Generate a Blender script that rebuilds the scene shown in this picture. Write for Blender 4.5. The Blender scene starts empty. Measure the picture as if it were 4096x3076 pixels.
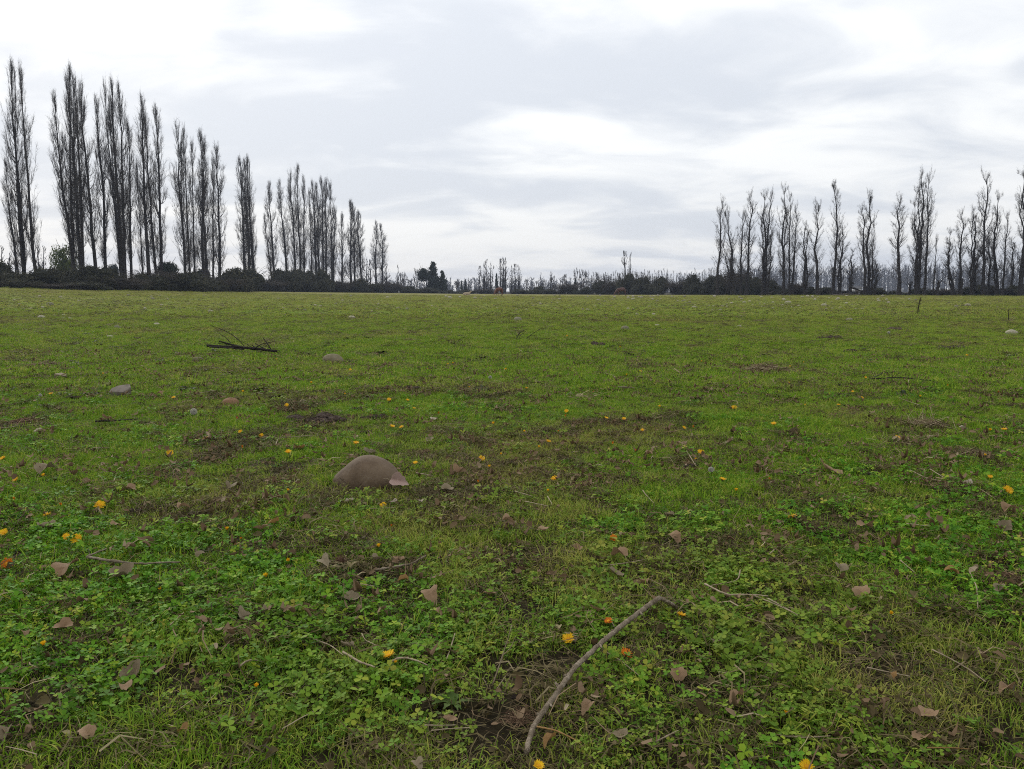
import bpy, math, random
import numpy as np
from mathutils import Vector, Matrix, Euler

random.seed(11)
RNG = np.random.default_rng(11)
scene = bpy.context.scene
COL = scene.collection
PI = math.pi

# ------------------------------------------------------------------ camera
CAM_H = 0.85
FPX, CU, CV, VH = 3080.0, 2048.0, 1538.0, 1165.0     # focal length and centre in photo pixels, horizon row
PITCH = math.atan((CV - VH) / FPX)
cam_data = bpy.data.cameras.new('camera')
cam_data.sensor_width = 36.0
cam_data.lens = 36.0 * FPX / 4096.0
cam_data.clip_start = 0.05
cam_data.clip_end = 6000
cam = bpy.data.objects.new('camera', cam_data)
COL.objects.link(cam)
cam.location = (0, 0, CAM_H)
cam.rotation_euler = (PI / 2 - PITCH, 0, 0)
scene.camera = cam

# ------------------------------------------------------------------ sky, sun, exposure
SUN_AZ, SUN_EL = math.radians(-33), math.radians(28)      # azimuth from +Y towards +X
SUN_DIR = Vector((math.sin(SUN_AZ) * math.cos(SUN_EL), math.cos(SUN_AZ) * math.cos(SUN_EL), math.sin(SUN_EL)))


class NT:
    """small helper to write node trees"""
    def __init__(self, tree):
        self.t = tree
        self.n = tree.nodes
        self.l = tree.links

    def add(self, typ, **kw):
        nd = self.n.new(typ)
        ins = kw.pop('ins', {})
        for k, v in kw.items():
            setattr(nd, k, v)
        for k, v in ins.items():
            s = nd.inputs[k]
            if isinstance(v, bpy.types.NodeSocket):
                self.l.new(v, s)
            else:
                s.default_value = v
        return nd

    def math(self, op, a, b=None, c=None, clamp=False):
        nd = self.n.new('ShaderNodeMath')
        nd.operation = op
        nd.use_clamp = clamp
        for i, v in enumerate((a, b, c)):
            if v is None:
                continue
            if isinstance(v, bpy.types.NodeSocket):
                self.l.new(v, nd.inputs[i])
            else:
                nd.inputs[i].default_value = v
        return nd.outputs[0]

    def mix(self, f, a, b, blend='MIX'):
        nd = self.n.new('ShaderNodeMix')
        nd.data_type = 'RGBA'
        nd.blend_type = blend
        for s, v in ((nd.inputs[0], f), (nd.inputs[6], a), (nd.inputs[7], b)):
            if isinstance(v, bpy.types.NodeSocket):
                self.l.new(v, s)
            else:
                s.default_value = v if not isinstance(v, tuple) or len(v) == 4 else (*v, 1)
        return nd.outputs[2]

    def ramp(self, f, stops, interp='LINEAR'):
        nd = self.n.new('ShaderNodeValToRGB')
        nd.color_ramp.interpolation = interp
        el = nd.color_ramp.elements
        while len(el) < len(stops):
            el.new(0.5)
        for e, (p, c) in zip(el, stops):
            e.position = p
            e.color = c if len(c) == 4 else (*c, 1)
        self.l.new(f, nd.inputs[0])
        return nd.outputs[0]

    def noise(self, vec, scale, detail=4, rough=0.5, dist=0.0):
        nd = self.add('ShaderNodeTexNoise', ins={'Scale': scale, 'Detail': detail, 'Roughness': rough, 'Distortion': dist})
        if vec is not None:
            self.l.new(vec, nd.inputs['Vector'])
        return nd.outputs['Fac']

    def maprange(self, v, a, b, c=0.0, d=1.0, smooth=True):
        nd = self.n.new('ShaderNodeMapRange')
        nd.interpolation_type = 'SMOOTHSTEP' if smooth else 'LINEAR'
        self.l.new(v, nd.inputs[0])
        for i, x in enumerate((a, b, c, d)):
            nd.inputs[i + 1].default_value = x
        return nd.outputs[0]


world = bpy.data.worlds.new('World')
scene.world = world
world.use_nodes = True
world.node_tree.nodes.clear()
w = NT(world.node_tree)
tc = w.add('ShaderNodeTexCoord')
dirv = tc.outputs['Generated']
sep = w.add('ShaderNodeSeparateXYZ', ins={0: dirv})
zc = w.math('MAXIMUM', sep.outputs[2], 0.0)
den = w.math('ADD', zc, 0.19)
px = w.math('DIVIDE', sep.outputs[0], den)
py = w.math('DIVIDE', sep.outputs[1], den)
cxy = w.add('ShaderNodeCombineXYZ', ins={0: w.math('MULTIPLY', px, 0.72), 1: py, 2: 3.7})
n_big = w.noise(cxy.outputs[0], 1.15, 4, 0.52, 0.35)
cxy2 = w.add('ShaderNodeCombineXYZ', ins={0: w.math('MULTIPLY', px, 0.7), 1: py, 2: 9.1})
n_fine = w.noise(cxy2.outputs[0], 3.0, 5, 0.55, 0.5)
nsum = w.math('ADD', w.math('MULTIPLY', n_big, 0.58), w.math('MULTIPLY', n_fine, 0.42))
cl = w.maprange(nsum, 0.39, 0.60)
cloud = w.mix(cl, (0.655, 0.69, 0.745, 1), (0.935, 0.945, 0.945, 1))
# thinner, warmer layer low over the horizon
low = w.maprange(sep.outputs[2], 0.0, 0.20, 1.0, 0.0)
warm = w.mix(w.maprange(nsum, 0.44, 0.58), (0.665, 0.688, 0.735, 1), (0.86, 0.85, 0.835, 1))
cloud = w.mix(w.math('MULTIPLY', low, 0.75), cloud, warm)
# brightening of the cloud layer towards the hidden sun
dp = w.add('ShaderNodeVectorMath', operation='DOT_PRODUCT', ins={0: dirv, 1: SUN_DIR})
g1 = w.math('POWER', w.math('MAXIMUM', dp.outputs['Value'], 0.0), 5.0)
gl = w.math('MULTIPLY', g1, 0.05)
cloud = w.mix(1.0, cloud, w.add('ShaderNodeCombineColor', ins={0: gl, 1: w.math('MULTIPLY', gl, 0.97), 2: w.math('MULTIPLY', gl, 0.90)}).outputs[0], 'ADD')
law = w.math('ADD', 0.92, w.math('MULTIPLY', zc, 0.55))      # an overcast sky brightens evenly towards the zenith
cloud = w.mix(1.0, cloud, w.add('ShaderNodeCombineColor', ins={0: law, 1: law, 2: law}).outputs[0], 'MULTIPLY')
cloud = w.mix(w.maprange(sep.outputs[2], -0.03, -0.005), (0.07, 0.08, 0.035, 1), cloud)      # under the horizon lies earth, not sky
sky = w.add('ShaderNodeTexSky', sky_type='NISHITA', sun_disc=False, sun_elevation=SUN_EL, sun_rotation=SUN_AZ)
bg_sky = w.add('ShaderNodeBackground', ins={'Color': sky.outputs[0], 'Strength': 0.08})
bg_cloud = w.add('ShaderNodeBackground', ins={'Color': cloud, 'Strength': 1.03})
mixw = w.add('ShaderNodeMixShader', ins={0: 0.93})
w.l.new(bg_sky.outputs[0], mixw.inputs[1])
w.l.new(bg_cloud.outputs[0], mixw.inputs[2])
outw = w.add('ShaderNodeOutputWorld')
w.l.new(mixw.outputs[0], outw.inputs['Surface'])

sun_data = bpy.data.lights.new('sun', 'SUN')
sun_data.energy = 1.4
sun_data.angle = math.radians(18)
sun_data.color = (1.0, 0.95, 0.88)
sun = bpy.data.objects.new('sun', sun_data)
COL.objects.link(sun)
sun.rotation_euler = SUN_DIR.to_track_quat('Z', 'Y').to_euler()

vs = scene.view_settings
vs.view_transform = 'Standard'
vs.look = 'None'
vs.exposure = 0.15
vs.gamma = 1.0
vs.use_curve_mapping = False
cy = scene.cycles
cy.max_bounces = 5
cy.diffuse_bounces = 3
cy.glossy_bounces = 2
cy.transmission_bounces = 3
cy.volume_bounces = 0
cy.transparent_max_bounces = 8
cy.use_denoising = False
cy.denoiser = 'OPENIMAGEDENOISE'
cy.denoising_input_passes = 'RGB_ALBEDO_NORMAL'
cy.denoising_prefilter = 'ACCURATE'
cy.use_adaptive_sampling = False
cy.pixel_filter_type = 'BLACKMAN_HARRIS'
cy.filter_width = 1.05
cy.caustics_reflective = False
cy.caustics_refractive = False


# ------------------------------------------------------------------ picking and terrain
def ray(u, v):
    dx, dy = (u - CU) / FPX, -(v - CV) / FPX
    cp, sp = math.cos(PITCH), math.sin(PITCH)
    return np.array([dx, cp + dy * sp, -sp + dy * cp])


_HU = np.array([-3000, -800, 0, 550, 926, 1390, 1852, 2407, 2778, 3148, 3518, 4096, 4900, 7000], float)
_HV = np.array([1150, 1150, 1150, 1156, 1163, 1170, 1176, 1179.5, 1179.5, 1181, 1181.5, 1185, 1186, 1186], float)
_HD = np.array([75, 80, 88, 118, 150, 185, 178, 168, 150, 130, 122, 112, 105, 100], float)
_HT = np.array([ray(u, v)[0] / ray(u, v)[1] for u, v in zip(_HU, _HV)])
_HZ = np.array([CAM_H + d * ray(u, v)[2] / ray(u, v)[1] for u, v, d in zip(_HU, _HV, _HD)])


def vnoise(x, y, seed=0):
    x = np.asarray(x, float)
    y = np.asarray(y, float)
    xi, yi = np.floor(x), np.floor(y)
    fx, fy = x - xi, y - yi
    fx = fx * fx * (3 - 2 * fx)
    fy = fy * fy * (3 - 2 * fy)

    def h(a, b):
        s = np.sin(a * 127.1 + b * 311.7 + seed * 74.7) * 43758.5453
        return s - np.floor(s)
    return (h(xi, yi) * (1 - fx) + h(xi + 1, yi) * fx) * (1 - fy) + (h(xi, yi + 1) * (1 - fx) + h(xi + 1, yi + 1) * fx) * fy


def fbm(x, y, seed=0, octv=4):
    a, t, s = 0.5, 0.0, 0.0
    for i in range(octv):
        t = t + a * vnoise(np.asarray(x) * 2 ** i, np.asarray(y) * 2 ** i, seed + i * 3)
        s += a
        a *= 0.5
    return t / s


def gz(x, y):
    x = np.asarray(x, float)
    y = np.asarray(y, float)
    yy = np.maximum(y, 0.25)
    t = x / yy
    zb = np.interp(t, _HT, _HZ)
    db = np.interp(t, _HT, _HD)
    k = np.clip(np.maximum(y, 0) / db, 0, 1) ** 1.5
    und = 0.030 * (fbm(x * 0.8 + 5, y * 0.8, 3, 3) - 0.5) + 0.10 * (vnoise(x * 0.13 + 9, y * 0.13, 8) - 0.5) * np.clip(np.hypot(x, y) / 14, 0, 1) * np.clip(1.2 - np.hypot(x, y) / 60, 0.15, 1)
    return zb * k + und


def ground_pt(u, v):
    d = ray(u, v)
    lo = None
    t = 0.6
    prev = t
    while t < 400:
        p = np.array([0, 0, CAM_H]) + d * t
        if p[2] <= float(gz(p[0], p[1])):
            lo = prev
            break
        prev = t
        t *= 1.01
    if lo is None:
        lo, t = 170.0, 170.0
    for _ in range(24):
        m = (lo + t) / 2
        p = np.array([0, 0, CAM_H]) + d * m
        if p[2] <= float(gz(p[0], p[1])):
            t = m
        else:
            lo = m
    p = np.array([0, 0, CAM_H]) + d * t
    p[2] = float(gz(p[0], p[1]))
    return p


def at_depth(u, v, Y):
    d = ray(u, v)
    return np.array([0, 0, CAM_H]) + d * (Y / d[1])


def mpp(Y):
    """metres per photo pixel at depth Y"""
    return Y / FPX / math.cos(PITCH)


# ------------------------------------------------------------------ mesh helpers
class MB:
    def __init__(self):
        self.v, self.f, self.r, self.n = [], [], [], 0

    def add(self, verts, faces, rnd=0.5):
        verts = np.asarray(verts, float).reshape(-1, 3)
        self.v.append(verts)
        for f in (faces if isinstance(faces, list) else [faces]):
            f = np.asarray(f, np.int64)
            if f.size:
                self.f.append(f + self.n)
        rr = np.broadcast_to(np.asarray(rnd, float), (len(verts),)) if np.ndim(rnd) <= 1 else np.asarray(rnd).ravel()
        self.r.append(rr)
        self.n += len(verts)
        return self

    def mesh(self, name, mat, smooth=True):
        me = bpy.data.meshes.new(name)
        V = np.concatenate(self.v)
        me.vertices.add(len(V))
        me.vertices.foreach_set('co', V.astype(np.float32).ravel())
        loops = np.concatenate([f.ravel() for f in self.f])
        tot = np.concatenate([np.full(len(f), f.shape[1]) for f in self.f])
        me.loops.add(len(loops))
        me.loops.foreach_set('vertex_index', loops.astype(np.int32))
        me.polygons.add(len(tot))
        st = np.concatenate([[0], np.cumsum(tot)[:-1]])
        me.polygons.foreach_set('loop_start', st.astype(np.int32))
        me.polygons.foreach_set('use_smooth', np.full(len(tot), smooth))
        me.update(calc_edges=True)
        a = me.attributes.new('rnd', 'FLOAT', 'POINT')
        a.data.foreach_set('value', np.concatenate(self.r).astype(np.float32))
        if mat:
            me.materials.append(mat)
        return me


def tubes(mb, P, R, S=4, rnd=None, cap=False):
    P = np.asarray(P, float)
    R = np.asarray(R, float)
    if P.ndim == 2:
        P, R = P[None], R[None]
    if cap:
        P = np.concatenate([P[:, :1], P, P[:, -1:]], 1)
        R = np.concatenate([R[:, :1] * 0, R, R[:, -1:] * 0], 1)
    N, K, _ = P.shape
    T = np.gradient(P, axis=1)
    if cap:
        T[:, 0] = T[:, 1] = T[:, 2]
        T[:, -1] = T[:, -2] = T[:, -3]
    T /= np.linalg.norm(T, axis=2, keepdims=True) + 1e-12
    mean = P[:, -1] - P[:, 0]
    mean /= np.linalg.norm(mean, axis=1, keepdims=True) + 1e-12
    ref = np.where(np.abs(mean[:, 2:3]) > 0.8, np.array([[1.0, 0.13, 0]]), np.array([[0.05, 0.1, 1.0]]))[:, None, :]
    U = np.cross(T, np.broadcast_to(ref, T.shape))
    U /= np.linalg.norm(U, axis=2, keepdims=True) + 1e-12
    W = np.cross(T, U)
    a = np.arange(S) / S * 2 * PI
    ring = P[:, :, None, :] + R[:, :, None, None] * (np.cos(a)[None, None, :, None] * U[:, :, None, :] + np.sin(a)[None, None, :, None] * W[:, :, None, :])
    idx = np.arange(N * K * S).reshape(N, K, S)
    i0, i1 = idx[:, :-1], idx[:, 1:]
    q = np.stack([i0, np.roll(i0, -1, 2), np.roll(i1, -1, 2), i1], -1).reshape(-1, 4)
    if rnd is None:
        rnd = RNG.random(N)
    rr = np.repeat(np.broadcast_to(np.asarray(rnd, float), (N,)), K * S)
    mb.add(ring.reshape(-1, 3), q, rr)
    return mb


def setp(o, label=None, cat=None, group=None, kind=None):
    if label:
        o['label'] = label
    if cat:
        o['category'] = cat
    if group:
        o['group'] = group
    if kind:
        o['kind'] = kind
    return o


def new_obj(name, me, parent=None, loc=None, rot=None, scale=None):
    o = bpy.data.objects.new(name, me)
    COL.objects.link(o)
    if parent is not None:
        o.parent = parent
    if loc is not None:
        o.location = loc
    if rot is not None:
        o.rotation_euler = rot
    if scale is not None:
        o.scale = (scale,) * 3 if np.isscalar(scale) else scale
    return o


_ORD = ('first second third fourth fifth sixth seventh eighth ninth tenth eleventh twelfth thirteenth fourteenth fifteenth sixteenth '
        'seventeenth eighteenth nineteenth').split()
_TENS = {2: 'twenty', 3: 'thirty', 4: 'forty', 5: 'fifty', 6: 'sixty', 7: 'seventy', 8: 'eighty'}
_TENTH = {2: 'twentieth', 3: 'thirtieth', 4: 'fortieth', 5: 'fiftieth', 6: 'sixtieth', 7: 'seventieth', 8: 'eightieth'}


def ordinal(n):
    if n <= 19:
        return _ORD[n - 1]
    t, r = divmod(n, 10)
    return _TENTH[t] if r == 0 else _TENS[t] + '-' + _ORD[r - 1]


# ------------------------------------------------------------------ materials
def new_mat(name):
    m = bpy.data.materials.new(name)
    m.use_nodes = True
    m.node_tree.nodes.clear()
    return m, NT(m.node_tree)


def finish(t, color, rough=0.8, spec=0.2, bump=None, bump_d=0.01, bump_s=0.5, translucent=0.0):
    b = t.add('ShaderNodeBsdfPrincipled', ins={'Base Color': color, 'Roughness': rough, 'Specular IOR Level': spec})
    if bump is not None:
        bn = t.add('ShaderNodeBump', ins={'Strength': bump_s, 'Distance': bump_d, 'Height': bump})
        t.l.new(bn.outputs[0], b.inputs['Normal'])
    sh = b.outputs[0]
    if translucent > 0:
        tr = t.add('ShaderNodeBsdfTranslucent', ins={'Color': color})
        mx = t.add('ShaderNodeMixShader', ins={0: translucent, 1: sh, 2: tr.outputs[0]})
        sh = mx.outputs[0]
    o = t.add('ShaderNodeOutputMaterial')
    t.l.new(sh, o.inputs['Surface'])


def mat_foliage(name, stops, dry_col, translucent=0.3, rough=0.6, spec=0.07, dry_amount=0.85):
    """leaf colour from a per-leaf number, drier where the patch it grows in is dry"""
    m, t = new_mat(name)
    a = t.add('ShaderNodeAttribute', attribute_type='GEOMETRY', attribute_name='rnd')
    d = t.add('ShaderNodeAttribute', attribute_type='INSTANCER', attribute_name='dry')
    oi = t.add('ShaderNodeObjectInfo')
    f = t.math('ADD', t.math('MULTIPLY', a.outputs['Fac'], 0.7), t.math('MULTIPLY', oi.outputs['Random'], 0.3))
    c = t.ramp(f, stops)
    df = t.math('MULTIPLY', d.outputs['Fac'], dry_amount)
    df = t.math('MULTIPLY', df, t.math('ADD', t.math('MULTIPLY', a.outputs['Fac'], 0.9), 0.35), clamp=True)
    c = t.mix(df, c, dry_col)
    finish(t, c, rough, spec, translucent=translucent)
    return m


def mat_ramp(name, stops, scale=20.0, rough=0.85, spec=0.15, bump_s=0.5, bump_d=0.004, coord='Object', detail=5, use_rnd=0.0, translucent=0.0, stretch=None):
    m, t = new_mat(name)
    tcn = t.add('ShaderNodeTexCoord')
    vec = tcn.outputs[coord]
    if stretch:
        mp = t.add('ShaderNodeMapping', ins={'Vector': vec, 'Scale': stretch})
        vec = mp.outputs[0]
    n = t.noise(vec, scale, detail, 0.6)
    f = n
    if use_rnd:
        a = t.add('ShaderNodeAttribute', attribute_type='GEOMETRY', attribute_name='rnd')
        f = t.math('ADD', t.math('MULTIPLY', n, 1 - use_rnd), t.math('MULTIPLY', a.outputs['Fac'], use_rnd))
    oi = t.add('ShaderNodeObjectInfo')
    f = t.math('ADD', f, t.math('MULTIPLY', t.math('SUBTRACT', oi.outputs['Random'], 0.5), 0.18), clamp=True)
    c = t.ramp(f, stops)
    finish(t, c, rough, spec, n, bump_d, bump_s, translucent)
    return m


G_TAN = (0.125, 0.105, 0.045)
M_grass = mat_foliage('grass_blades', [(0.0, (0.032, 0.080, 0.005)), (0.30, (0.105, 0.225, 0.011)), (0.60, (0.185, 0.315, 0.018)), (0.82, (0.310, 0.350, 0.040)), (0.95, (0.44, 0.37, 0.140))], (0.330, 0.285, 0.080, 1))
M_clover = mat_foliage('clover_leaves', [(0.0, (0.026, 0.084, 0.005)), (0.4, (0.080, 0.212, 0.012)), (0.72, (0.150, 0.310, 0.020)), (0.88, (0.29, 0.36, 0.028)), (0.97, (0.34, 0.28, 0.060))], (0.245, 0.225, 0.042, 1), spec=0.09, dry_amount=0.7)
M_weed = mat_foliage('weed_leaves', [(0.0, (0.050, 0.110, 0.016)), (0.5, (0.085, 0.160, 0.024)), (1.0, (0.120, 0.190, 0.036))], (0.11, 0.10, 0.06, 1), spec=0.08)
M_thatch = mat_foliage('dead_thatch', [(0.0, (0.022, 0.017, 0.007)), (0.5, (0.075, 0.060, 0.024)), (0.85, (0.165, 0.135, 0.062)), (1.0, (0.42, 0.35, 0.20))], (0.14, 0.10, 0.055, 1), translucent=0.15, rough=0.7, dry_amount=0.4)
M_darkweed = mat_foliage('dark_weed_leaves', [(0.0, (0.014, 0.020, 0.008)), (0.5, (0.034, 0.048, 0.014)), (1.0, (0.070, 0.075, 0.028))], (0.045, 0.034, 0.018, 1), translucent=0.1)
M_scrap = mat_foliage('leaf_scraps', [(0.0, (0.050, 0.031, 0.016)), (0.45, (0.130, 0.084, 0.046)), (0.8, (0.22, 0.155, 0.092)), (1.0, (0.40, 0.33, 0.22))], (0.14, 0.09, 0.05, 1), translucent=0.12, rough=0.7, dry_amount=0.3)
M_straw = mat_ramp('dry_straw', [(0.15, (0.085, 0.056, 0.032)), (0.5, (0.20, 0.145, 0.080)), (0.85, (0.38, 0.31, 0.19))], 30, use_rnd=0.8)
M_straw_red = mat_ramp('reddish_straw', [(0.15, (0.055, 0.028, 0.018)), (0.5, (0.15, 0.085, 0.050)), (0.85, (0.30, 0.20, 0.12))], 30, use_rnd=0.8)
M_bark = mat_ramp('poplar_bark', [(0.2, (0.012, 0.010, 0.010)), (0.55, (0.026, 0.022, 0.021)), (0.9, (0.052, 0.045, 0.041))], 3.0, stretch=(6, 6, 0.7), bump_d=0.05)
M_twig = mat_ramp('poplar_twigs', [(0.1, (0.024, 0.020, 0.018)), (0.6, (0.048, 0.039, 0.034)), (1.0, (0.085, 0.068, 0.055))], 2.0, use_rnd=0.7, bump_s=0.0)
M_bramble = mat_ramp('bramble_leaves', [(0.0, (0.010, 0.011, 0.006)), (0.5, (0.032, 0.032, 0.017)), (1.0, (0.095, 0.086, 0.050))], 2.0, use_rnd=0.75, bump_s=0.0)
M_evergreen = mat_ramp('evergreen_leaves', [(0.0, (0.008, 0.012, 0.009)), (0.5, (0.018, 0.026, 0.016)), (1.0, (0.038, 0.050, 0.028))], 2.0, use_rnd=0.75, bump_s=0.0)
M_willow = mat_ramp('pale_green_leaves', [(0.0, (0.035, 0.050, 0.014)), (0.5, (0.075, 0.100, 0.026)), (1.0, (0.135, 0.160, 0.045))], 2.0, use_rnd=0.75, bump_s=0.0, translucent=0.3)
def mat_bark_stick():
    m, t = new_mat('grey_stick_bark')
    tcn = t.add('ShaderNodeTexCoord')
    v = tcn.outputs['Object']
    n1 = t.noise(v, 45, 4, 0.6)
    n2 = t.noise(v, 420, 5, 0.7)
    vo = t.add('ShaderNodeTexVoronoi', ins={'Scale': 260.0})
    t.l.new(v, vo.inputs['Vector'])
    c = t.ramp(t.math('ADD', t.math('MULTIPLY', n1, 0.45), t.math('MULTIPLY', n2, 0.55)), [(0.34, (0.048, 0.035, 0.021)), (0.47, (0.135, 0.104, 0.068)), (0.57, (0.235, 0.190, 0.136)), (0.68, (0.42, 0.365, 0.285))])
    h = t.math('ADD', n2, t.math('MULTIPLY', vo.outputs['Distance'], 0.8))
    finish(t, c, 0.85, 0.15, h, 0.002, 1.0)
    return m


M_stick = mat_bark_stick()
M_darkstick = mat_ramp('dark_wet_bark', [(0.2, (0.010, 0.008, 0.007)), (0.6, (0.026, 0.021, 0.018)), (0.95, (0.060, 0.050, 0.042))], 40, bump_d=0.004)
M_palestick = mat_ramp('bleached_stem', [(0.2, (0.14, 0.105, 0.066)), (0.55, (0.27, 0.215, 0.14)), (0.9, (0.43, 0.36, 0.25))], 50, bump_d=0.002)
M_dung = mat_ramp('dung_clod', [(0.25, (0.026, 0.018, 0.013)), (0.5, (0.075, 0.052, 0.040)), (0.8, (0.165, 0.125, 0.098))], 22, bump_d=0.02, bump_s=1.0, detail=8)
M_leafdead = mat_ramp('dead_leaf', [(0.2, (0.110, 0.064, 0.032)), (0.5, (0.240, 0.152, 0.084)), (0.85, (0.380, 0.270, 0.165))], 60, rough=0.7, use_rnd=0.25, translucent=0.15)
M_leafgrey = mat_ramp('grey_dead_leaf', [(0.2, (0.085, 0.062, 0.034)), (0.5, (0.190, 0.148, 0.088)), (0.85, (0.33, 0.275, 0.185))], 60, rough=0.7, use_rnd=0.25, translucent=0.1)
M_leaforange = mat_ramp('orange_dead_leaf', [(0.2, (0.16, 0.085, 0.035)), (0.5, (0.27, 0.155, 0.055)), (0.85, (0.38, 0.23, 0.09))], 60, rough=0.7, use_rnd=0.25, translucent=0.2)
M_leafcream = mat_ramp('cream_dead_leaf', [(0.2, (0.22, 0.17, 0.12)), (0.5, (0.40, 0.33, 0.25)), (0.85, (0.58, 0.51, 0.41))], 60, rough=0.7, use_rnd=0.25, translucent=0.1)
M_petal_y = mat_ramp('yellow_petals', [(0.1, (0.58, 0.30, 0.010)), (0.6, (0.74, 0.46, 0.012)), (1.0, (0.80, 0.56, 0.020))], 40, rough=0.5, use_rnd=0.6, translucent=0.25, bump_s=0.0)
M_petal_o = mat_ramp('orange_petals', [(0.1, (0.42, 0.10, 0.010)), (0.6, (0.62, 0.19, 0.012)), (1.0, (0.74, 0.29, 0.020))], 40, rough=0.5, use_rnd=0.6, translucent=0.25, bump_s=0.0)
M_disc = mat_ramp('flower_disc', [(0.2, (0.42, 0.17, 0.010)), (0.8, (0.66, 0.33, 0.015))], 400, bump_d=0.001)
M_stem = mat_ramp('flower_stem', [(0.2, (0.05, 0.09, 0.03)), (0.8, (0.11, 0.16, 0.06))], 60)
M_fluff = mat_ramp('seed_fluff', [(0.2, (0.44, 0.42, 0.36)), (0.8, (0.66, 0.64, 0.57))], 80, translucent=0.3, bump_s=0.0)
M_cobble = mat_ramp('field_cobble', [(0.25, (0.115, 0.105, 0.068)), (0.55, (0.185, 0.17, 0.12)), (0.85, (0.28, 0.26, 0.20))], 14, rough=0.9, bump_d=0.01)
M_palecobble = mat_ramp('pale_cobble', [(0.25, (0.20, 0.18, 0.125)), (0.55, (0.33, 0.30, 0.22)), (0.85, (0.48, 0.45, 0.36))], 12, rough=0.9, bump_d=0.01)
M_mossy = mat_ramp('tan_mossy_cobble', [(0.3, (0.090, 0.080, 0.042)), (0.55, (0.155, 0.130, 0.078)), (0.85, (0.215, 0.185, 0.125))], 18, rough=0.9, bump_d=0.006)
M_rock = mat_ramp('angular_rock', [(0.25, (0.105, 0.088, 0.070)), (0.55, (0.175, 0.148, 0.122)), (0.85, (0.235, 0.20, 0.17))], 26, rough=0.9, bump_d=0.008)
M_rustrock = mat_ramp('rust_brown_rock', [(0.25, (0.12, 0.065, 0.035)), (0.55, (0.20, 0.115, 0.062)), (0.85, (0.26, 0.165, 0.10))], 26, rough=0.9, bump_d=0.006)
M_horse_red = mat_ramp('chestnut_coat', [(0.2, (0.075, 0.023, 0.010)), (0.8, (0.135, 0.045, 0.021))], 4, rough=0.55, spec=0.3, bump_s=0.0)
M_horse_dark = mat_ramp('dark_bay_coat', [(0.2, (0.040, 0.016, 0.013)), (0.8, (0.095, 0.045, 0.036))], 4, rough=0.55, spec=0.3, bump_s=0.0)
M_hair_dark = mat_ramp('dark_hair', [(0.2, (0.010, 0.007, 0.006)), (0.8, (0.028, 0.017, 0.013))], 8, bump_s=0.0)
M_calf = mat_ramp('cream_coat', [(0.2, (0.26, 0.20, 0.13)), (0.8, (0.44, 0.37, 0.27))], 4, bump_s=0.0)
M_whitewall = mat_ramp('white_wall', [(0.2, (0.62, 0.62, 0.61)), (0.8, (0.80, 0.80, 0.79))], 1.5, bump_s=0.0)
M_roof = mat_ramp('dark_roof', [(0.2, (0.05, 0.048, 0.05)), (0.8, (0.10, 0.10, 0.105))], 3, bump_s=0.1)
M_log = mat_ramp('weathered_log', [(0.2, (0.055, 0.045, 0.038)), (0.55, (0.125, 0.105, 0.088)), (0.9, (0.24, 0.21, 0.18))], 5, bump_d=0.02)


def mat_bigstone():
    m, t = new_mat('large_brown_stone')
    tcn = t.add('ShaderNodeTexCoord')
    v = tcn.outputs['Object']
    n1 = t.noise(v, 9, 5, 0.55)
    n2 = t.noise(v, 90, 6, 0.7)
    n3 = t.noise(v, 300, 3, 0.6)
    c = t.ramp(n1, [(0.32, (0.066, 0.042, 0.024)), (0.50, (0.112, 0.076, 0.046)), (0.68, (0.150, 0.108, 0.070))])
    c = t.mix(t.maprange(n2, 0.40, 0.75, 0.0, 0.45), c, (0.165, 0.122, 0.082, 1))
    c = t.mix(t.maprange(n3, 0.58, 0.72, 0.0, 0.7), c, (0.040, 0.030, 0.021, 1))
    n4 = t.noise(v, 26, 6, 0.7, 1.2)
    c = t.mix(t.maprange(n4, 0.60, 0.68, 0.0, 0.45), c, (0.185, 0.150, 0.105, 1))
    c = t.mix(t.maprange(n4, 0.40, 0.33, 0.0, 0.5), c, (0.050, 0.036, 0.024, 1))
    h = t.math('ADD', t.math('MULTIPLY', n2, 0.8), t.math('MULTIPLY', n3, 0.4))
    finish(t, c, 0.82, 0.25, h, 0.004, 0.6)
    return m


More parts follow.
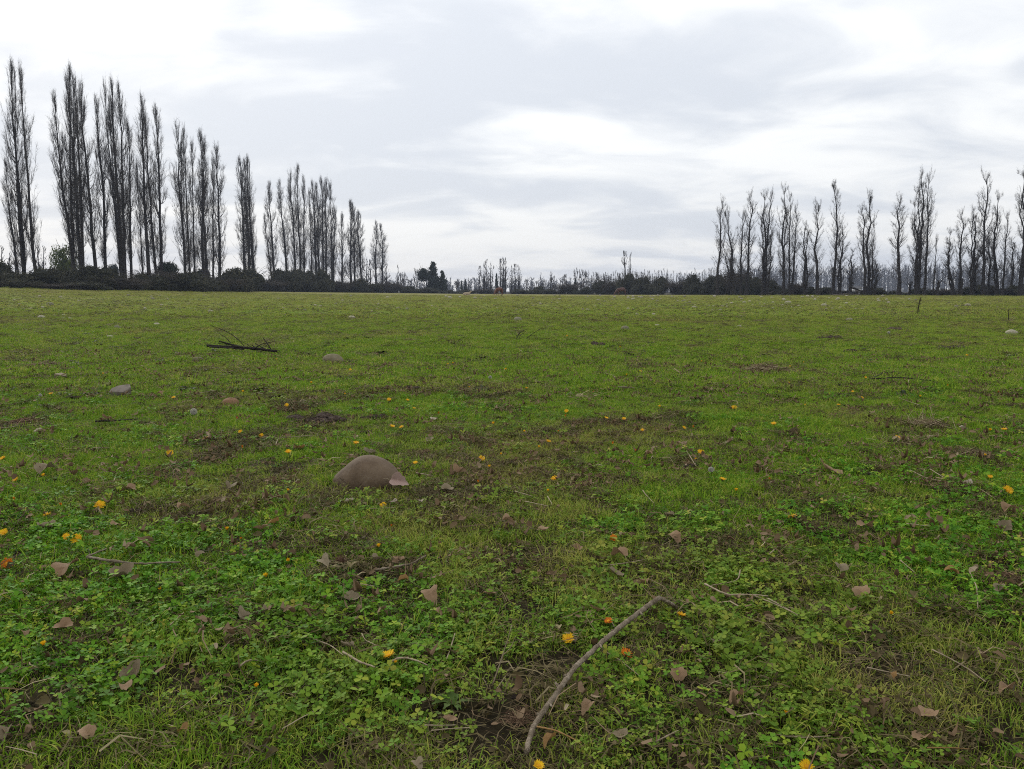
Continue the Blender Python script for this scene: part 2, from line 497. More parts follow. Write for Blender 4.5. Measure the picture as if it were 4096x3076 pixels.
def mat_ground():
    m, t = new_mat('pasture_ground')
    g = t.add('ShaderNodeNewGeometry')
    pos = g.outputs['Position']
    sp = t.add('ShaderNodeSeparateXYZ', ins={0: pos})
    flat = t.add('ShaderNodeCombineXYZ', ins={0: sp.outputs[0], 1: sp.outputs[1], 2: 0.0}).outputs[0]
    rad = t.add('ShaderNodeVectorMath', operation='LENGTH', ins={0: flat}).outputs['Value']
    # soil and matted litter seen between the blades
    n1 = t.noise(flat, 6, 6, 0.65)
    n2 = t.noise(flat, 60, 6, 0.7)
    soil = t.ramp(t.math('ADD', t.math('MULTIPLY', n1, 0.5), t.math('MULTIPLY', n2, 0.5)),
                  [(0.32, (0.009, 0.007, 0.004)), (0.48, (0.024, 0.019, 0.010)), (0.60, (0.048, 0.040, 0.020)), (0.74, (0.090, 0.072, 0.040))])
    # closed sward where single blades are too far off to tell apart
    big = t.noise(flat, 0.16, 5, 0.6)
    mid = t.noise(flat, 1.3, 5, 0.65)
    fine = t.noise(flat, 9, 5, 0.7)
    f = t.math('ADD', t.math('MULTIPLY', big, 0.45), t.math('ADD', t.math('MULTIPLY', mid, 0.33), t.math('MULTIPLY', fine, 0.22)))
    sward = t.ramp(f, [(0.36, (0.070, 0.135, 0.008)), (0.47, (0.115, 0.175, 0.014)), (0.56, (0.165, 0.185, 0.028)), (0.68, (0.225, 0.205, 0.060))])
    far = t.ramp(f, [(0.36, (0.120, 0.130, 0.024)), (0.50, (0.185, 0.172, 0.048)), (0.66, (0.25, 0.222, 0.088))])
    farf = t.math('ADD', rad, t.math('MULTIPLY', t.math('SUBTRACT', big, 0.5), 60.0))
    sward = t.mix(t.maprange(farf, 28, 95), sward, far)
    k = t.maprange(rad, 7, 22)
    c = t.mix(k, soil, sward)
    # beyond the hedge: dull rough ground with dead bramble litter
    be = t.add('ShaderNodeAttribute', attribute_type='GEOMETRY', attribute_name='rnd')
    c = t.mix(be.outputs['Fac'], c, t.ramp(fine, [(0.35, (0.018, 0.016, 0.010)), (0.65, (0.050, 0.044, 0.026))]))
    h = t.math('ADD', t.math('MULTIPLY', n2, 0.4), n1)
    finish(t, c, 0.95, 0.05, h, 0.03, 0.7)
    return m


# ------------------------------------------------------------------ ground sheet
def build_ground():
    az = np.concatenate([np.linspace(-180, -46, 28, endpoint=False), np.linspace(-46, 46, 300, endpoint=False), np.linspace(46, 180, 28, endpoint=False)]) * PI / 180
    rr = np.concatenate([[0.05], np.geomspace(0.35, 260, 300), np.geomspace(300, 2600, 14)])
    A, Rr = np.meshgrid(az, rr)
    X, Y = np.sin(A) * Rr, np.cos(A) * Rr
    Z = gz(X, Y)
    far = np.clip((Rr - 220) / 400, 0, 1)
    Z = Z * (1 - far) + 0.1 * far
    n, k = len(rr), len(az)
    idx = np.arange(n * k).reshape(n, k)
    i0, i1 = idx[:-1], idx[1:]
    q = np.stack([i0, i1, np.roll(i1, -1, 1), np.roll(i0, -1, 1)], -1).reshape(-1, 4)
    db = np.interp(X / np.maximum(Y, 0.25), _HT, _HD)
    bey = np.clip((np.maximum(Y, 0) / db - 0.985) * 30, 0, 1) * (Y > 5)
    mb = MB().add(np.stack([X, Y, Z], -1).reshape(-1, 3), q, bey.ravel())
    o = new_obj('ground', mb.mesh('ground', mat_ground()))
    setp(o, 'green pasture ground with short grass reaching the hedges', kind='structure')


build_ground()

# ------------------------------------------------------------------ trees
def unit(v):
    return v / (np.linalg.norm(v, axis=-1, keepdims=True) + 1e-12)


def poplar_meshes(name, seed, H=25.0, hw=1.4, c0=0.18, nl=80, crooked=0.0, r0=0.30, nt=11, spread=0.42, stems=1, lowdetail=False, bald_top=0.0):
    """a leafless columnar poplar: (trunk mesh, crown mesh), base at the origin"""
    rg = np.random.default_rng(seed)
    tr, cr = MB(), MB()
    K = 15
    allP = []
    for st in range(stems):
        s = np.linspace(0, 1, K)
        Hs = H * (1.0 if st == 0 else rg.uniform(0.78, 0.97))
        off = np.zeros(2) if st == 0 else rg.normal(0, 0.28, 2) * (hw / 1.2)
        wob = np.cumsum(rg.normal(0, 0.10 + 0.22 * crooked, (K, 2)), 0) * s[:, None] ** 0.6
        wob -= wob[-1] * s[:, None] * 0.8
        P = np.stack([wob[:, 0] + off[0] * (0.35 + 1.3 * s), wob[:, 1] + off[1] * (0.35 + 1.3 * s), Hs * 0.985 * s], -1)
        P[0, 2] = -0.6
        rs = (r0 if st == 0 else r0 * 0.72) * ((1 - s) ** 0.85 * 0.93 + 0.05)
        rs[0] *= 1.45 + 0.5 * crooked
        rs[1] *= 1.05 + 0.25 * crooked
        tubes(tr, P, rs, 7 if not lowdetail else 4)
        allP.append((P, rs, Hs))
    nl_s = max(6, int(nl / (0.55 + 0.45 * stems)))
    for P, rs, Hs in allP:
        u = rg.random(nl_s)
        s0 = c0 + (0.955 - c0) * u ** 1.05
        env = np.interp(s0, [0, c0, 0.35, 0.6, 0.8, 0.93, 1.0], [0.6, 0.75, 0.95, 1.0, 0.70, 0.36, 0.12])
        L = Hs * rg.uniform(0.08, 0.20, nl_s) * np.interp(s0, [0, 0.5, 0.85, 1], [0.75, 1.0, 0.75, 0.45])
        L = np.minimum(L, np.maximum((1.015 - s0) * Hs, 0.4))
        send = s0 + L / Hs
        EX, EY = [0, c0, 0.35, 0.6, 0.8, 0.93, 1.02], [0.6, 0.75, 0.95, 1.0, 0.78, 0.44, 0.09]
        if crooked > 0.5:
            EY = [0.6, 0.8, 1.0, 1.0, 0.8, 0.5, 0.2]
        env = np.minimum(env, np.interp(send, EX, EY) * 1.1)
        reach = hw * env * rg.uniform(0.45, 1.08, nl_s)
        if bald_top:
            keep = (s0 < 1 - bald_top) | (rg.random(nl_s) < 0.25)
            reach = np.where(keep, reach, reach * 0.25)
            L = np.where(keep, L, L * 0.5)
        a = rg.random(nl_s) * 2 * PI
        KL = 6
        q = np.linspace(0, 1, KL)
        base = np.stack([np.interp(s0, np.linspace(0, 1, K), P[:, i]) for i in range(3)], -1)
        cv = rg.uniform(1.6, 3.4, nl_s)[:, None]
        rad = reach[:, None] * (1 - np.exp(-cv * q)) / (1 - np.exp(-cv))
        wig = np.cumsum(rg.normal(0, 0.05 + 0.13 * crooked, (nl_s, KL, 3)), 1) * q[None, :, None] * hw / 1.4
        LP = np.stack([base[:, None, 0] + np.cos(a)[:, None] * rad, base[:, None, 1] + np.sin(a)[:, None] * rad, base[:, None, 2] + L[:, None] * q ** (1.0 + 0.25 * (1 - crooked))], -1) + wig
        LR = (0.014 + 0.044 * L / (Hs * 0.2))[:, None] * (1 - q * 0.8) * (r0 / 0.3) ** 0.6
        tubes(cr, LP, LR, 4 if not lowdetail else 3)
        if nt <= 0:
            continue
        # twigs
        n = nl_s * nt
        li = np.repeat(np.arange(nl_s), nt)
        sp = rg.uniform(0.12, 1.0, n)
        fi = sp * (KL - 1)
        i0 = np.minimum(fi.astype(int), KL - 2)
        fr = (fi - i0)[:, None]
        tb = LP[li, i0] * (1 - fr) + LP[li, i0 + 1] * fr
        b = a[li] + rg.normal(0, 1.2, n)
        out = rg.uniform(0.05, 1.0, n) * spread * 2 * np.clip(env[li] * 1.3, 0.25, 1)
        d = unit(np.stack([np.cos(b) * out, np.sin(b) * out, rg.uniform(0.55, 1.0, n)], -1))
        tl = rg.uniform(0.45, 1.5, n) * (Hs / 25) * (0.8 if crooked else 1.0)
        mid = tb + d * tl[:, None] * 0.5 + rg.normal(0, 0.03 + 0.06 * crooked, (n, 3))
        end = tb + unit(d + np.array([0, 0, 0.35 - 0.5 * crooked * rg.random()])) * tl[:, None]
        TP = np.stack([tb, mid, end], 1)
        tw = 0.0098 if not lowdetail else 0.055
        tubes(cr, TP, np.tile([[tw, tw * 0.8, tw * 0.4]], (n, 1)), 3)
        if not lowdetail:
            for rep in range(8):
                m = rg.uniform(0.15, 1.0, n)[:, None]
                sb = tb * (1 - m) + end * m + (mid - (tb + end) / 2) * 4 * m * (1 - m)
                d2 = unit(d + rg.normal(0, 0.38 + 0.25 * crooked, (n, 3)))
                d2[:, 2] = np.abs(d2[:, 2]) * (1 - 0.3 * crooked) + 0.05
                se = sb + d2 * rg.uniform(0.2, 0.75, n)[:, None] * (Hs / 25)
                tubes(cr, np.stack([sb, se], 1), np.tile([[0.0058, 0.0030]], (n, 1)), 3)
    if crooked > 0:   # epicormic shoots and the knobbly pollard bole
        n = int(60 * crooked) + 10
        z0 = rg.uniform(0.05, 0.55, n) * H
        P, rs, Hs = allP[0]
        base = np.stack([np.interp(z0, P[:, 2], P[:, i]) for i in range(3)], -1)
        a = rg.random(n) * 2 * PI
        ln = rg.uniform(0.6, 2.6, n) * hw / 1.6
        q = np.linspace(0, 1, 5)
        EP = base[:, None, :] + np.stack([np.cos(a)[:, None] * ln[:, None] * q, np.sin(a)[:, None] * ln[:, None] * q, ln[:, None] * (0.9 * q ** 1.6 + 0.1 * q)], -1)
        EP += np.cumsum(rg.normal(0, 0.07, (n, 5, 3)), 1) * q[None, :, None]
        tubes(cr, EP, (0.028 * (1 - 0.75 * q))[None] * np.ones((n, 1)), 3)
        for rep in range(7):
            m = rg.uniform(0.3, 1, n)
            k = np.minimum((m * 4).astype(int), 3)
            sb = EP[np.arange(n), k]
            d2 = unit(rg.normal(0, 0.6, (n, 3)) + np.array([0, 0, 0.8]))
            tubes(cr, np.stack([sb, sb + d2 * rg.uniform(0.3, 0.9, n)[:, None]], 1), np.tile([[0.012, 0.006]], (n, 1)), 3)
    return tr.mesh(name + '_trunk', M_bark), cr.mesh(name + '_crown', M_twig), H, hw


POP_L = [poplar_meshes('tall_poplar_%d' % i, 100 + i, 25, 1.25 + 0.09 * (i % 4), 0.09 + 0.03 * (i % 3), 76, 0.04, 0.31, 10, 0.40, 1) for i in range(5)]
POP_L += [poplar_meshes('clump_poplar_%d' % i, 140 + i, 25, 1.55, 0.08, 80, 0.06, 0.29, 10, 0.40, 2) for i in range(2)]
POP_R = [poplar_meshes('gaunt_poplar_%d' % i, 200 + i, 20, 1.7 + 0.12 * (i % 3), 0.14, 42 + 4 * (i % 3), 0.75, 0.40, 12, 0.60, 1 + (i % 3 == 1), bald_top=0.14 if i in (3, 5) else 0) for i in range(6)]
POP_F = [poplar_meshes('far_poplar_%d' % i, 300 + i, 18, 1.5, 0.10, 30, 0.15, 0.34, 8, 0.4, 1 + i % 2, lowdetail=True) for i in range(4)]


def place_tree(name, kit, ub, vb, ut, vt, Y, hw_px=None, rz=None, parts=True):
    """stand a tree of the kit at depth Y so that its foot and tip show at the given photo pixels"""
    trunk, crown, H, hw = kit
    b = at_depth(ub, vb, Y)
    zg = float(gz(b[0], b[1]))
    tip = at_depth(ut, vt, Y)
    full = tip - np.array([b[0], b[1], zg])
    # run the axis from the pixel at the foot down to the ground
    ax = tip - b
    k = (tip[2] - zg) / max(ax[2], 0.1)
    foot = tip - ax * k
    L = np.linalg.norm(tip - foot)
    s = L / H
    sx = s if hw_px is None else min(max(hw_px * mpp(Y) / hw, 0.55 * s), 1.7 * s)
    q = Vector((tip - foot)).to_track_quat('Z', 'Y')
    rz = random.uniform(0, 2 * PI) if rz is None else rz
    rot = (q.to_matrix() @ Matrix.Rotation(rz, 3, 'Z')).to_euler()
    if not parts:
        o = new_obj(name, crown, None, foot, rot, (sx, sx, s))
        t = new_obj('trunk', trunk, o)
        return o
    o = new_obj(name, None, None, foot, rot, (sx, sx, s))
    new_obj('trunk', trunk, o)
    new_obj('crown', crown, o)
    return o


def zl(x, y, ox, oy, sc):
    return ox + x / sc, oy + y / sc


LEFT = [(158, 1540, 72, 105, 58, 96), (120, 1465, 32, 740, 30, 99), (240, 1470, 135, 130, 50, 96), (490, 1400, 355, 300, 42, 100),
        (485, 1420, 438, 190, 48, 103), (530, 1430, 460, 130, 50, 100), (548, 1440, 500, 215, 45, 105), (635, 1440, 545, 225, 52, 104), (700, 1440, 640, 330, 42, 108),
        (800, 1480, 692, 215, 38, 108), (822, 1490, 742, 225, 46, 110), (832, 1490, 795, 240, 46, 112), (870, 1490, 850, 500, 38, 114),
        (950, 1450, 905, 760, 26, 118), (990, 1450, 935, 330, 50, 118), (1040, 1470, 965, 420, 44, 120), (1070, 1480, 1040, 400, 46, 122),
        (1230, 1500, 1175, 485, 48, 128), (1262, 1490, 1225, 530, 30, 130), (1297, 1490, 1280, 620, 34, 132), (1350, 1480, 1330, 560, 46, 134),
        (1375, 1430, 1352, 610, 38, 137), (1415, 1480, 1405, 730, 30, 140), (1455, 1490, 1430, 645, 48, 142)]
LEFT = [(*zl(a, b, 0, 200, 1.661), *zl(c, d, 0, 200, 1.661), e / 1.661, Y) for a, b, c, d, e, Y in LEFT]
LEFT2 = [(400, 1210, 365, 190, 60, 158), (440, 1190, 392, 215, 50, 160), (470, 1200, 416, 190, 52, 162), (635, 1230, 575, 680, 30, 170), (660, 1230, 618, 400, 48, 172),
         (765, 1200, 712, 400, 44, 176), (850, 1210, 795, 300, 48, 180), (890, 1210, 865, 265, 44, 182), (920, 1215, 905, 350, 36, 184), (990, 1230, 960, 480, 30, 186),
         (1030, 1230, 985, 405, 44, 188), (1052, 1230, 1030, 420, 40, 190), (1090, 1220, 1075, 375, 40, 192), (1120, 1230, 1125, 370, 44, 194), (1165, 1230, 1142, 410, 44, 196), (1185, 1230, 1190, 640, 34, 198),
         (1265, 1260, 1255, 680, 46, 204), (1335, 1270, 1325, 575, 48, 208), (1370, 1270, 1355, 590, 44, 211), (1425, 1280, 1400, 665, 46, 215),
         (1560, 1290, 1550, 755, 36, 240), (1610, 1320, 1600, 775, 40, 243)]
LEFT += [(*zl(a, b, 800, 550, 2.212), *zl(c, d, 800, 550, 2.212), e / 2.212, Y) for a, b, c, d, e, Y in LEFT2]
LEFT.sort(key=lambda r: r[0])
LNOTE = {0: 'short thin', 1: 'thick-trunked, very tall', 2: 'tall, slightly apart'}
for i, (ub, vb, ut, vt, hwp, Y) in enumerate(LEFT):
    o = place_tree('poplar_tree', POP_L[(i * 5 + i // 3) % 7 if hwp > 20 else i % 5], ub, vb, ut, vt, Y, hwp * 1.12)
    hh = (vb - vt) * mpp(Y)
    kind = 'short thin' if hh < 15 else ('very tall' if hh > 24.5 else 'tall')
    setp(o, 'bare %s columnar poplar, %s trunk from the left edge' % (kind, ordinal(i + 1)), 'tree', 'poplars of the row on the left')

RIGHT = [(462, 1330, 497, 475, 42, 134, 0), (588, 1340, 508, 900, 30, 134, 2), (622, 1320, 545, 560, 40, 133, 3), (605, 1330, 612, 830, 28, 135, 0), (710, 1300, 720, 600, 45, 132, 2), (770, 1330, 810, 405, 48, 131, 0),
         (945, 1380, 955, 390, 50, 130, 4), (970, 1350, 1020, 370, 48, 130, 2), (1000, 1370, 1030, 790, 28, 129, 0), (1165, 1450, 1180, 320, 48, 127, 4), (1230, 1450, 1225, 390, 38, 127, 2), (1260, 1330, 1290, 540, 38, 127, 0),
         (1395, 1320, 1405, 690, 48, 126, 1), (1530, 1460, 1530, 490, 48, 124, 3), (1690, 1460, 1700, 260, 52, 123, 5), (1770, 1330, 1795, 735, 46, 123, 1), (1880, 1440, 1900, 1000, 42, 122, 4), (2030, 1340, 2010, 550, 46, 121, 0), (2075, 1440, 2100, 390, 50, 121, 3)]
RIGHT = [(*zl(a, b, 2700, 620, 2.679), *zl(c, d, 2700, 620, 2.679), e / 2.679, Y, k) for a, b, c, d, e, Y, k in RIGHT]
RIGHT2 = [(250, 1350, 265, 680, 30, 121, 2), (280, 1400, 290, 1120, 34, 120, 1), (535, 1450, 565, 445, 58, 120, 0), (735, 1440, 775, 130, 60, 119, 1), (718, 1440, 700, 470, 45, 119, 4), (810, 1430, 870, 175, 42, 119, 2), (905, 1440, 945, 860, 16, 118, 3), (1110, 1430, 1080, 790, 48, 117, 4),
          (1180, 1420, 1215, 600, 48, 117, 0), (1320, 1400, 1330, 535, 52, 116, 1), (1350, 1390, 1445, 900, 40, 116, 4), (1445, 1360, 1470, 170, 60, 115, 2), (1500, 1370, 1480, 800, 40, 116, 0), (1585, 1390, 1600, 400, 48, 115, 4), (1650, 1400, 1705, 600, 40, 114, 2), (1740, 1400, 1750, 860, 40, 116, 1), (1840, 1460, 1872, 140, 66, 112, 4)]
RIGHT += [(*zl(a, b, 3396, 620, 2.679), *zl(c, d, 3396, 620, 2.679), e / 2.679, Y, k) for a, b, c, d, e, Y, k in RIGHT2]
RIGHT.sort(key=lambda r: r[0])
for i, (ub, vb, ut, vt, hwp, Y, k) in enumerate(RIGHT):
    o = place_tree('pollard_poplar', POP_R[k], ub, vb, ut, vt, Y, hwp * 1.5)
    hh = (vb - vt) * mpp(Y)
    kind = 'short' if hh < 9 else ('tall' if hh > 15 else 'middling')
    lean = 'leaning' if abs(ut - ub) > 22 else 'upright'
    setp(o, '%s %s gaunt poplar in the right-hand row, %s from its left end' % (lean, kind, ordinal(i + 1)), 'tree', 'gaunt poplars of the row on the right')


# leafy crowns: many small leaves spread over uneven lumps
def leafy_mesh(name, seed, mat, lumps, n, leaf, canes=0, core=0.0):
    rg = np.random.default_rng(seed)
    mb = MB()
    lumps = np.array(lumps, float)          # cx, cy, cz, rx, ry, rz
    vol = lumps[:, 3] * lumps[:, 4] * lumps[:, 5]
    k = rg.choice(len(lumps), n, p=(vol ** 0.7) / (vol ** 0.7).sum())
    d = unit(rg.normal(0, 1, (n, 3)))
    r = rg.uniform(0.62, 1.06, n) ** 0.6
    p = lumps[k, :3] + d * lumps[k, 3:] * r[:, None]
    keep = p[:, 2] > 0.0
    p, d = p[keep], d[keep]
    n = len(p)
    nn = unit(d + rg.normal(0, 0.7, (n, 3)))
    t1 = unit(np.cross(nn, unit(rg.normal(0, 1, (n, 3)))))
    t2 = np.cross(nn, t1)
    sz = leaf * rg.uniform(0.6, 1.5, n)[:, None]
    V = np.stack([p - t1 * sz, p - t2 * sz * 0.6, p + t1 * sz, p + t2 * sz * 0.6 + nn * sz * 0.3], 1)
    mb.add(V.reshape(-1, 3), np.arange(n * 4).reshape(n, 4), np.repeat(rg.random(n) ** 1.3, 4))
    if canes:
        c = rg.choice(len(lumps), canes)
        a = rg.random(canes) * 2 * PI
        q = np.linspace(0, 1, 7)
        ln = rg.uniform(0.5, 1.25, canes)
        base = np.stack([lumps[c, 0] * 0.8, lumps[c, 1] * 0.8, np.zeros(canes)], -1)
        top = (lumps[c, 2] + lumps[c, 5]) * rg.uniform(0.85, 1.12, canes)
        CP = base[:, None, :] + np.stack([np.cos(a)[:, None] * ln[:, None] * q, np.sin(a)[:, None] * ln[:, None] * q, top[:, None] * np.sin(q * rg.uniform(1.6, 2.6, canes)[:, None])], -1)
        tubes(mb, CP, np.tile([0.010 * (1 - q * 0.7)], (canes, 1)), 3, rg.uniform(0.5, 1.0, canes))
    if core:  # dark solid core added inside each lump so light does not leak through
        for L in lumps:
            a, b = np.meshgrid(np.linspace(0, 2 * PI, 9)[:-1], np.linspace(-PI / 2, PI / 2, 6))
            rr = core * (1 + 0.12 * np.sin(a * 3 + b * 2))
            pp = np.stack([L[0] + L[3] * rr * np.cos(a) * np.cos(b), L[1] + L[4] * rr * np.sin(a) * np.cos(b), L[2] + L[5] * rr * np.sin(b)], -1)
            idx = np.arange(48).reshape(6, 8)
            q4 = np.stack([idx[:-1], np.roll(idx[:-1], -1, 1), np.roll(idx[1:], -1, 1), idx[1:]], -1).reshape(-1, 4)
            mb.add(pp.reshape(-1, 3), q4, 0.05)
    return mb.mesh(name, mat, False)


def bush_lumps(rg, n=12, w=1.0, h=1.0):
    out = []
    for i in range(n):
        a, r = rg.random() * 2 * PI, rg.random() ** 0.6 * 0.8 * w
        hh = h * (1 - 0.5 * (r / w) ** 1.5) * rg.uniform(0.5, 1.0)
        s = rg.uniform(0.28, 0.46)
        out.append((math.cos(a) * r, math.sin(a) * r, max(hh - s * 0.8, 0.15), s * 1.2, s * 1.2, s * rg.uniform(0.7, 1.0)))
    return out


_rg = np.random.default_rng(5)
BUSH = [leafy_mesh('bramble_%d' % i, 400 + i, M_bramble, bush_lumps(_rg, 13), 3400, 0.038, 75, 0.80) for i in range(5)]


THICKET = [leafy_mesh('thicket_%d' % i, 430 + i, mat_ramp('thicket_stems', [(0.0, (0.012, 0.011, 0.009)), (0.5, (0.034, 0.029, 0.023)), (1.0, (0.085, 0.070, 0.055))], 2.0, use_rnd=0.75, bump_s=0.0), bush_lumps(_rg, 12), 1500, 0.026, 420, 0.62) for i in range(2)]
BUSH += THICKET


def place_bush(name, u, vtop, wpx, Y, me, label, group, dz=0.0):
    b = at_depth(u, vtop, Y)
    z = float(gz(b[0], b[1]))
    h = max(b[2] - z, 0.4)
    sx = wpx * mpp(Y) * 0.5 / 1.25
    o = new_obj(name, me, None, (b[0], b[1], z - 0.05 + dz), (0, 0, random.uniform(0, 6.28)), (sx, sx * 1.0, h * random.uniform(0.75, 1.7)))
    return setp(o, label, 'bush', group)


# the left hedge: (u, v of the top, width in pixels, depth)
HL = [(-40, 1062, 240, 92), (70, 1092, 230, 90), (170, 1095, 260, 93), (285, 1062, 250, 97), (395, 1070, 260, 98), (345, 1110, 240, 92), (470, 1105, 240, 98), (545, 1085, 250, 106),
      (640, 1090, 230, 112), (700, 1068, 170, 116), (740, 1106, 220, 112), (815, 1098, 220, 122), (905, 1090, 220, 135), (985, 1085, 190, 148), (880, 1122, 180, 130), (1065, 1088, 190, 158), (1130, 1100, 190, 164), (1205, 1092, 180, 172),
      (1275, 1098, 150, 178), (1345, 1108, 150, 184), (1420, 1118, 150, 190), (1490, 1125, 140, 196), (1560, 1132, 130, 200), (1630, 1138, 120, 205), (1700, 1145, 120, 208), (20, 1118, 200, 88), (260, 1122, 220, 91), (590, 1124, 200, 106)]
HL.sort()
for i, (u, vt, wp, Y) in enumerate(HL):
    place_bush('bramble_bush', u, vt, wp, Y, BUSH[(0, 5, 1, 2, 6, 3, 4)[i % 7]], 'dark tangled bramble bush under the left poplars, %s from the left edge' % ordinal(i + 1), 'bramble bushes of the left hedge')
# bushes in the middle distance and on the right
HM = [(1790, 1155, 90, 205), (1870, 1152, 110, 205), (1950, 1150, 110, 205), (2080, 1148, 110, 200), (2150, 1152, 90, 198), (2270, 1130, 110, 195), (2330, 1128, 100, 192), (2200, 1158, 90, 200), (2400, 1138, 90, 188), (2440, 1136, 80, 185), (2510, 1104, 110, 178),
      (2570, 1118, 110, 174), (2640, 1126, 120, 170), (2720, 1118, 120, 166), (2790, 1112, 130, 160), (2860, 1112, 140, 155), (2940, 1098, 130, 148), (3010, 1118, 130, 144), (3080, 1130, 110, 140), (3190, 1128, 100, 134), (3260, 1140, 90, 132),
      (3300, 1152, 120, 130), (3390, 1160, 120, 127), (3500, 1158, 130, 125), (3590, 1160, 120, 124), (3680, 1152, 120, 122), (3770, 1156, 130, 121), (3850, 1150, 130, 120), (3930, 1142, 140, 119), (4000, 1138, 150, 117), (4080, 1140, 150, 115), (4140, 1140, 160, 113), (3130, 1158, 110, 138)]
HM.sort()
nm = sum(1 for r in HM if r[0] < 3100)
for i, (u, vt, wp, Y) in enumerate(HM):
    if u < 3100:
        lab = 'dark rounded bush beyond the grazing horses, %s from the pale conifers' % ordinal(i + 1)
        lab = 'dark rounded hedge bush in the middle distance, %s from the pointed evergreens rightwards' % ordinal(i + 1)
    else:
        lab = 'low dark bush beneath the gaunt right-hand poplars, %s from the right edge' % ordinal(len(HM) - i)
    place_bush('hedge_bush', u, vt, wp, Y, BUSH[(1, 4, 5, 2, 0, 3, 6)[i % 7]], lab, 'dark bushes of the far hedge')

# evergreens, the pale green tree and the round dark trees behind the left row
def cone_lumps(rg, n=16, w=0.32):
    out = []
    for i in range(n):
        z = 0.10 + 0.86 * (i + 0.5) / n
        r = w * (1.05 - z) * rg.uniform(0.5, 1.0)
        a = rg.random() * 6.28
        s = 0.07 + 0.13 * (1.08 - z)
        out.append((math.cos(a) * r * 0.7, math.sin(a) * r * 0.7, z, s, s, s * 0.75))
    return out


EVER = [leafy_mesh('evergreen_%d' % i, 450 + i, M_evergreen, cone_lumps(_rg, 22, 0.30 + 0.06 * i), 2600, 0.022, 0, 0.7) for i in range(3)]
ROUND = [leafy_mesh('round_tree_%d' % i, 470 + i, M_evergreen, [(x * 0.8, y * 0.8, z * 0.55 + 0.42, a * 0.6, b * 0.6, c * 0.55) for x, y, z, a, b, c in bush_lumps(_rg, 14, 0.45, 0.6)], 2600, 0.022, 0, 0.6) for i in range(2)]
WILLOW = leafy_mesh('pale_tree', 480, M_willow, [(x * 0.75, y * 0.75, z * 0.6 + 0.40, a * 0.55, b * 0.55, c * 0.6) for x, y, z, a, b, c in bush_lumps(_rg, 13, 0.45, 0.6)], 3000, 0.019, 0, 0.0)


def short_trunk(seed, h=0.55):
    rg = np.random.default_rng(seed)
    mb = MB()
    q = np.linspace(0, 1, 6)
    tubes(mb, np.stack([0.04 * np.sin(q * 4), 0.03 * np.cos(q * 3) - 0.03, q * h - 0.03], -1), 0.035 * (1 - 0.6 * q), 6)
    n = 9
    a = rg.random(n) * 6.28
    k = np.linspace(0, 1, 5)
    ln = rg.uniform(0.15, 0.36, n)
    z0 = rg.uniform(0.2, h, n)
    tubes(mb, np.stack([np.cos(a)[:, None] * ln[:, None] * k, np.sin(a)[:, None] * ln[:, None] * k, z0[:, None] + ln[:, None] * 0.9 * k], -1), np.tile([0.014 * (1 - 0.7 * k)], (n, 1)), 4)
    return mb.mesh('short_trunk', M_bark)


SHORT = short_trunk(3)


def place_leafy(name, me, u, vtop, wpx, Y, wref, label, group=None, parts=True):
    b = at_depth(u, vtop, Y)
    z = float(gz(b[0], b[1]))
    h = b[2] - z
    s = wpx * mpp(Y) / wref
    o = new_obj(name, None, None, (b[0], b[1], z), (0, 0, random.uniform(0, 6.28)), (s, s, h))
    new_obj('crown', me, o)
    new_obj('trunk', SHORT, o)
    return setp(o, label, 'tree', group)


place_leafy('leafy_tree', WILLOW, 246, 915, 95, 128, 0.9, 'small tree with pale green leaves showing left of the thick poplar clump')
place_leafy('leafy_tree', WILLOW, 262, 1000, 95, 135, 0.9, 'low pale green tree beneath the other leafy tree, left of the poplar clump')
place_leafy('round_tree', ROUND[0], 452, 1015, 48, 210, 0.9, 'small hazy round-crowned tree seen between poplar trunks on the left')
place_leafy('round_tree', ROUND[1], 668, 998, 95, 124, 0.9, 'dark bushy evergreen tree between the left poplars, wider crown')
place_leafy('round_tree', ROUND[0], 812, 1040, 70, 140, 0.9, 'dark bushy evergreen tree between the left poplars, smaller crown')
place_leafy('evergreen_tree', ROUND[1], 1692, 1028, 56, 235, 0.9, 'loose dark evergreen just left of the pointed conifers')
place_leafy('conifer_tree', EVER[2], 1731, 1045, 78, 232, 0.75, 'broad pointed dark conifer, largest evergreen in the middle of the treeline')
place_leafy('conifer_tree', EVER[1], 1768, 1080, 52, 230, 0.7, 'smaller dark conifer pressed against the right side of the largest conifer')
place_leafy('conifer_tree', EVER[0], 1846, 1121, 14, 280, 0.62, 'thin small far conifer, left one of a pair', 'small far conifers')
place_leafy('conifer_tree', EVER[1], 1862, 1115, 18, 280, 0.7, 'thin small far conifer, right one of a pair', 'small far conifers')
place_leafy('conifer_tree', EVER[0], 1986, 1092, 20, 240, 0.62, 'slim dark evergreen beside the tallest poplar of the middle group')
place_leafy('conifer_tree', EVER[0], 2302, 1112, 26, 230, 0.62, 'stumpy dark evergreen left of the round bare tree')

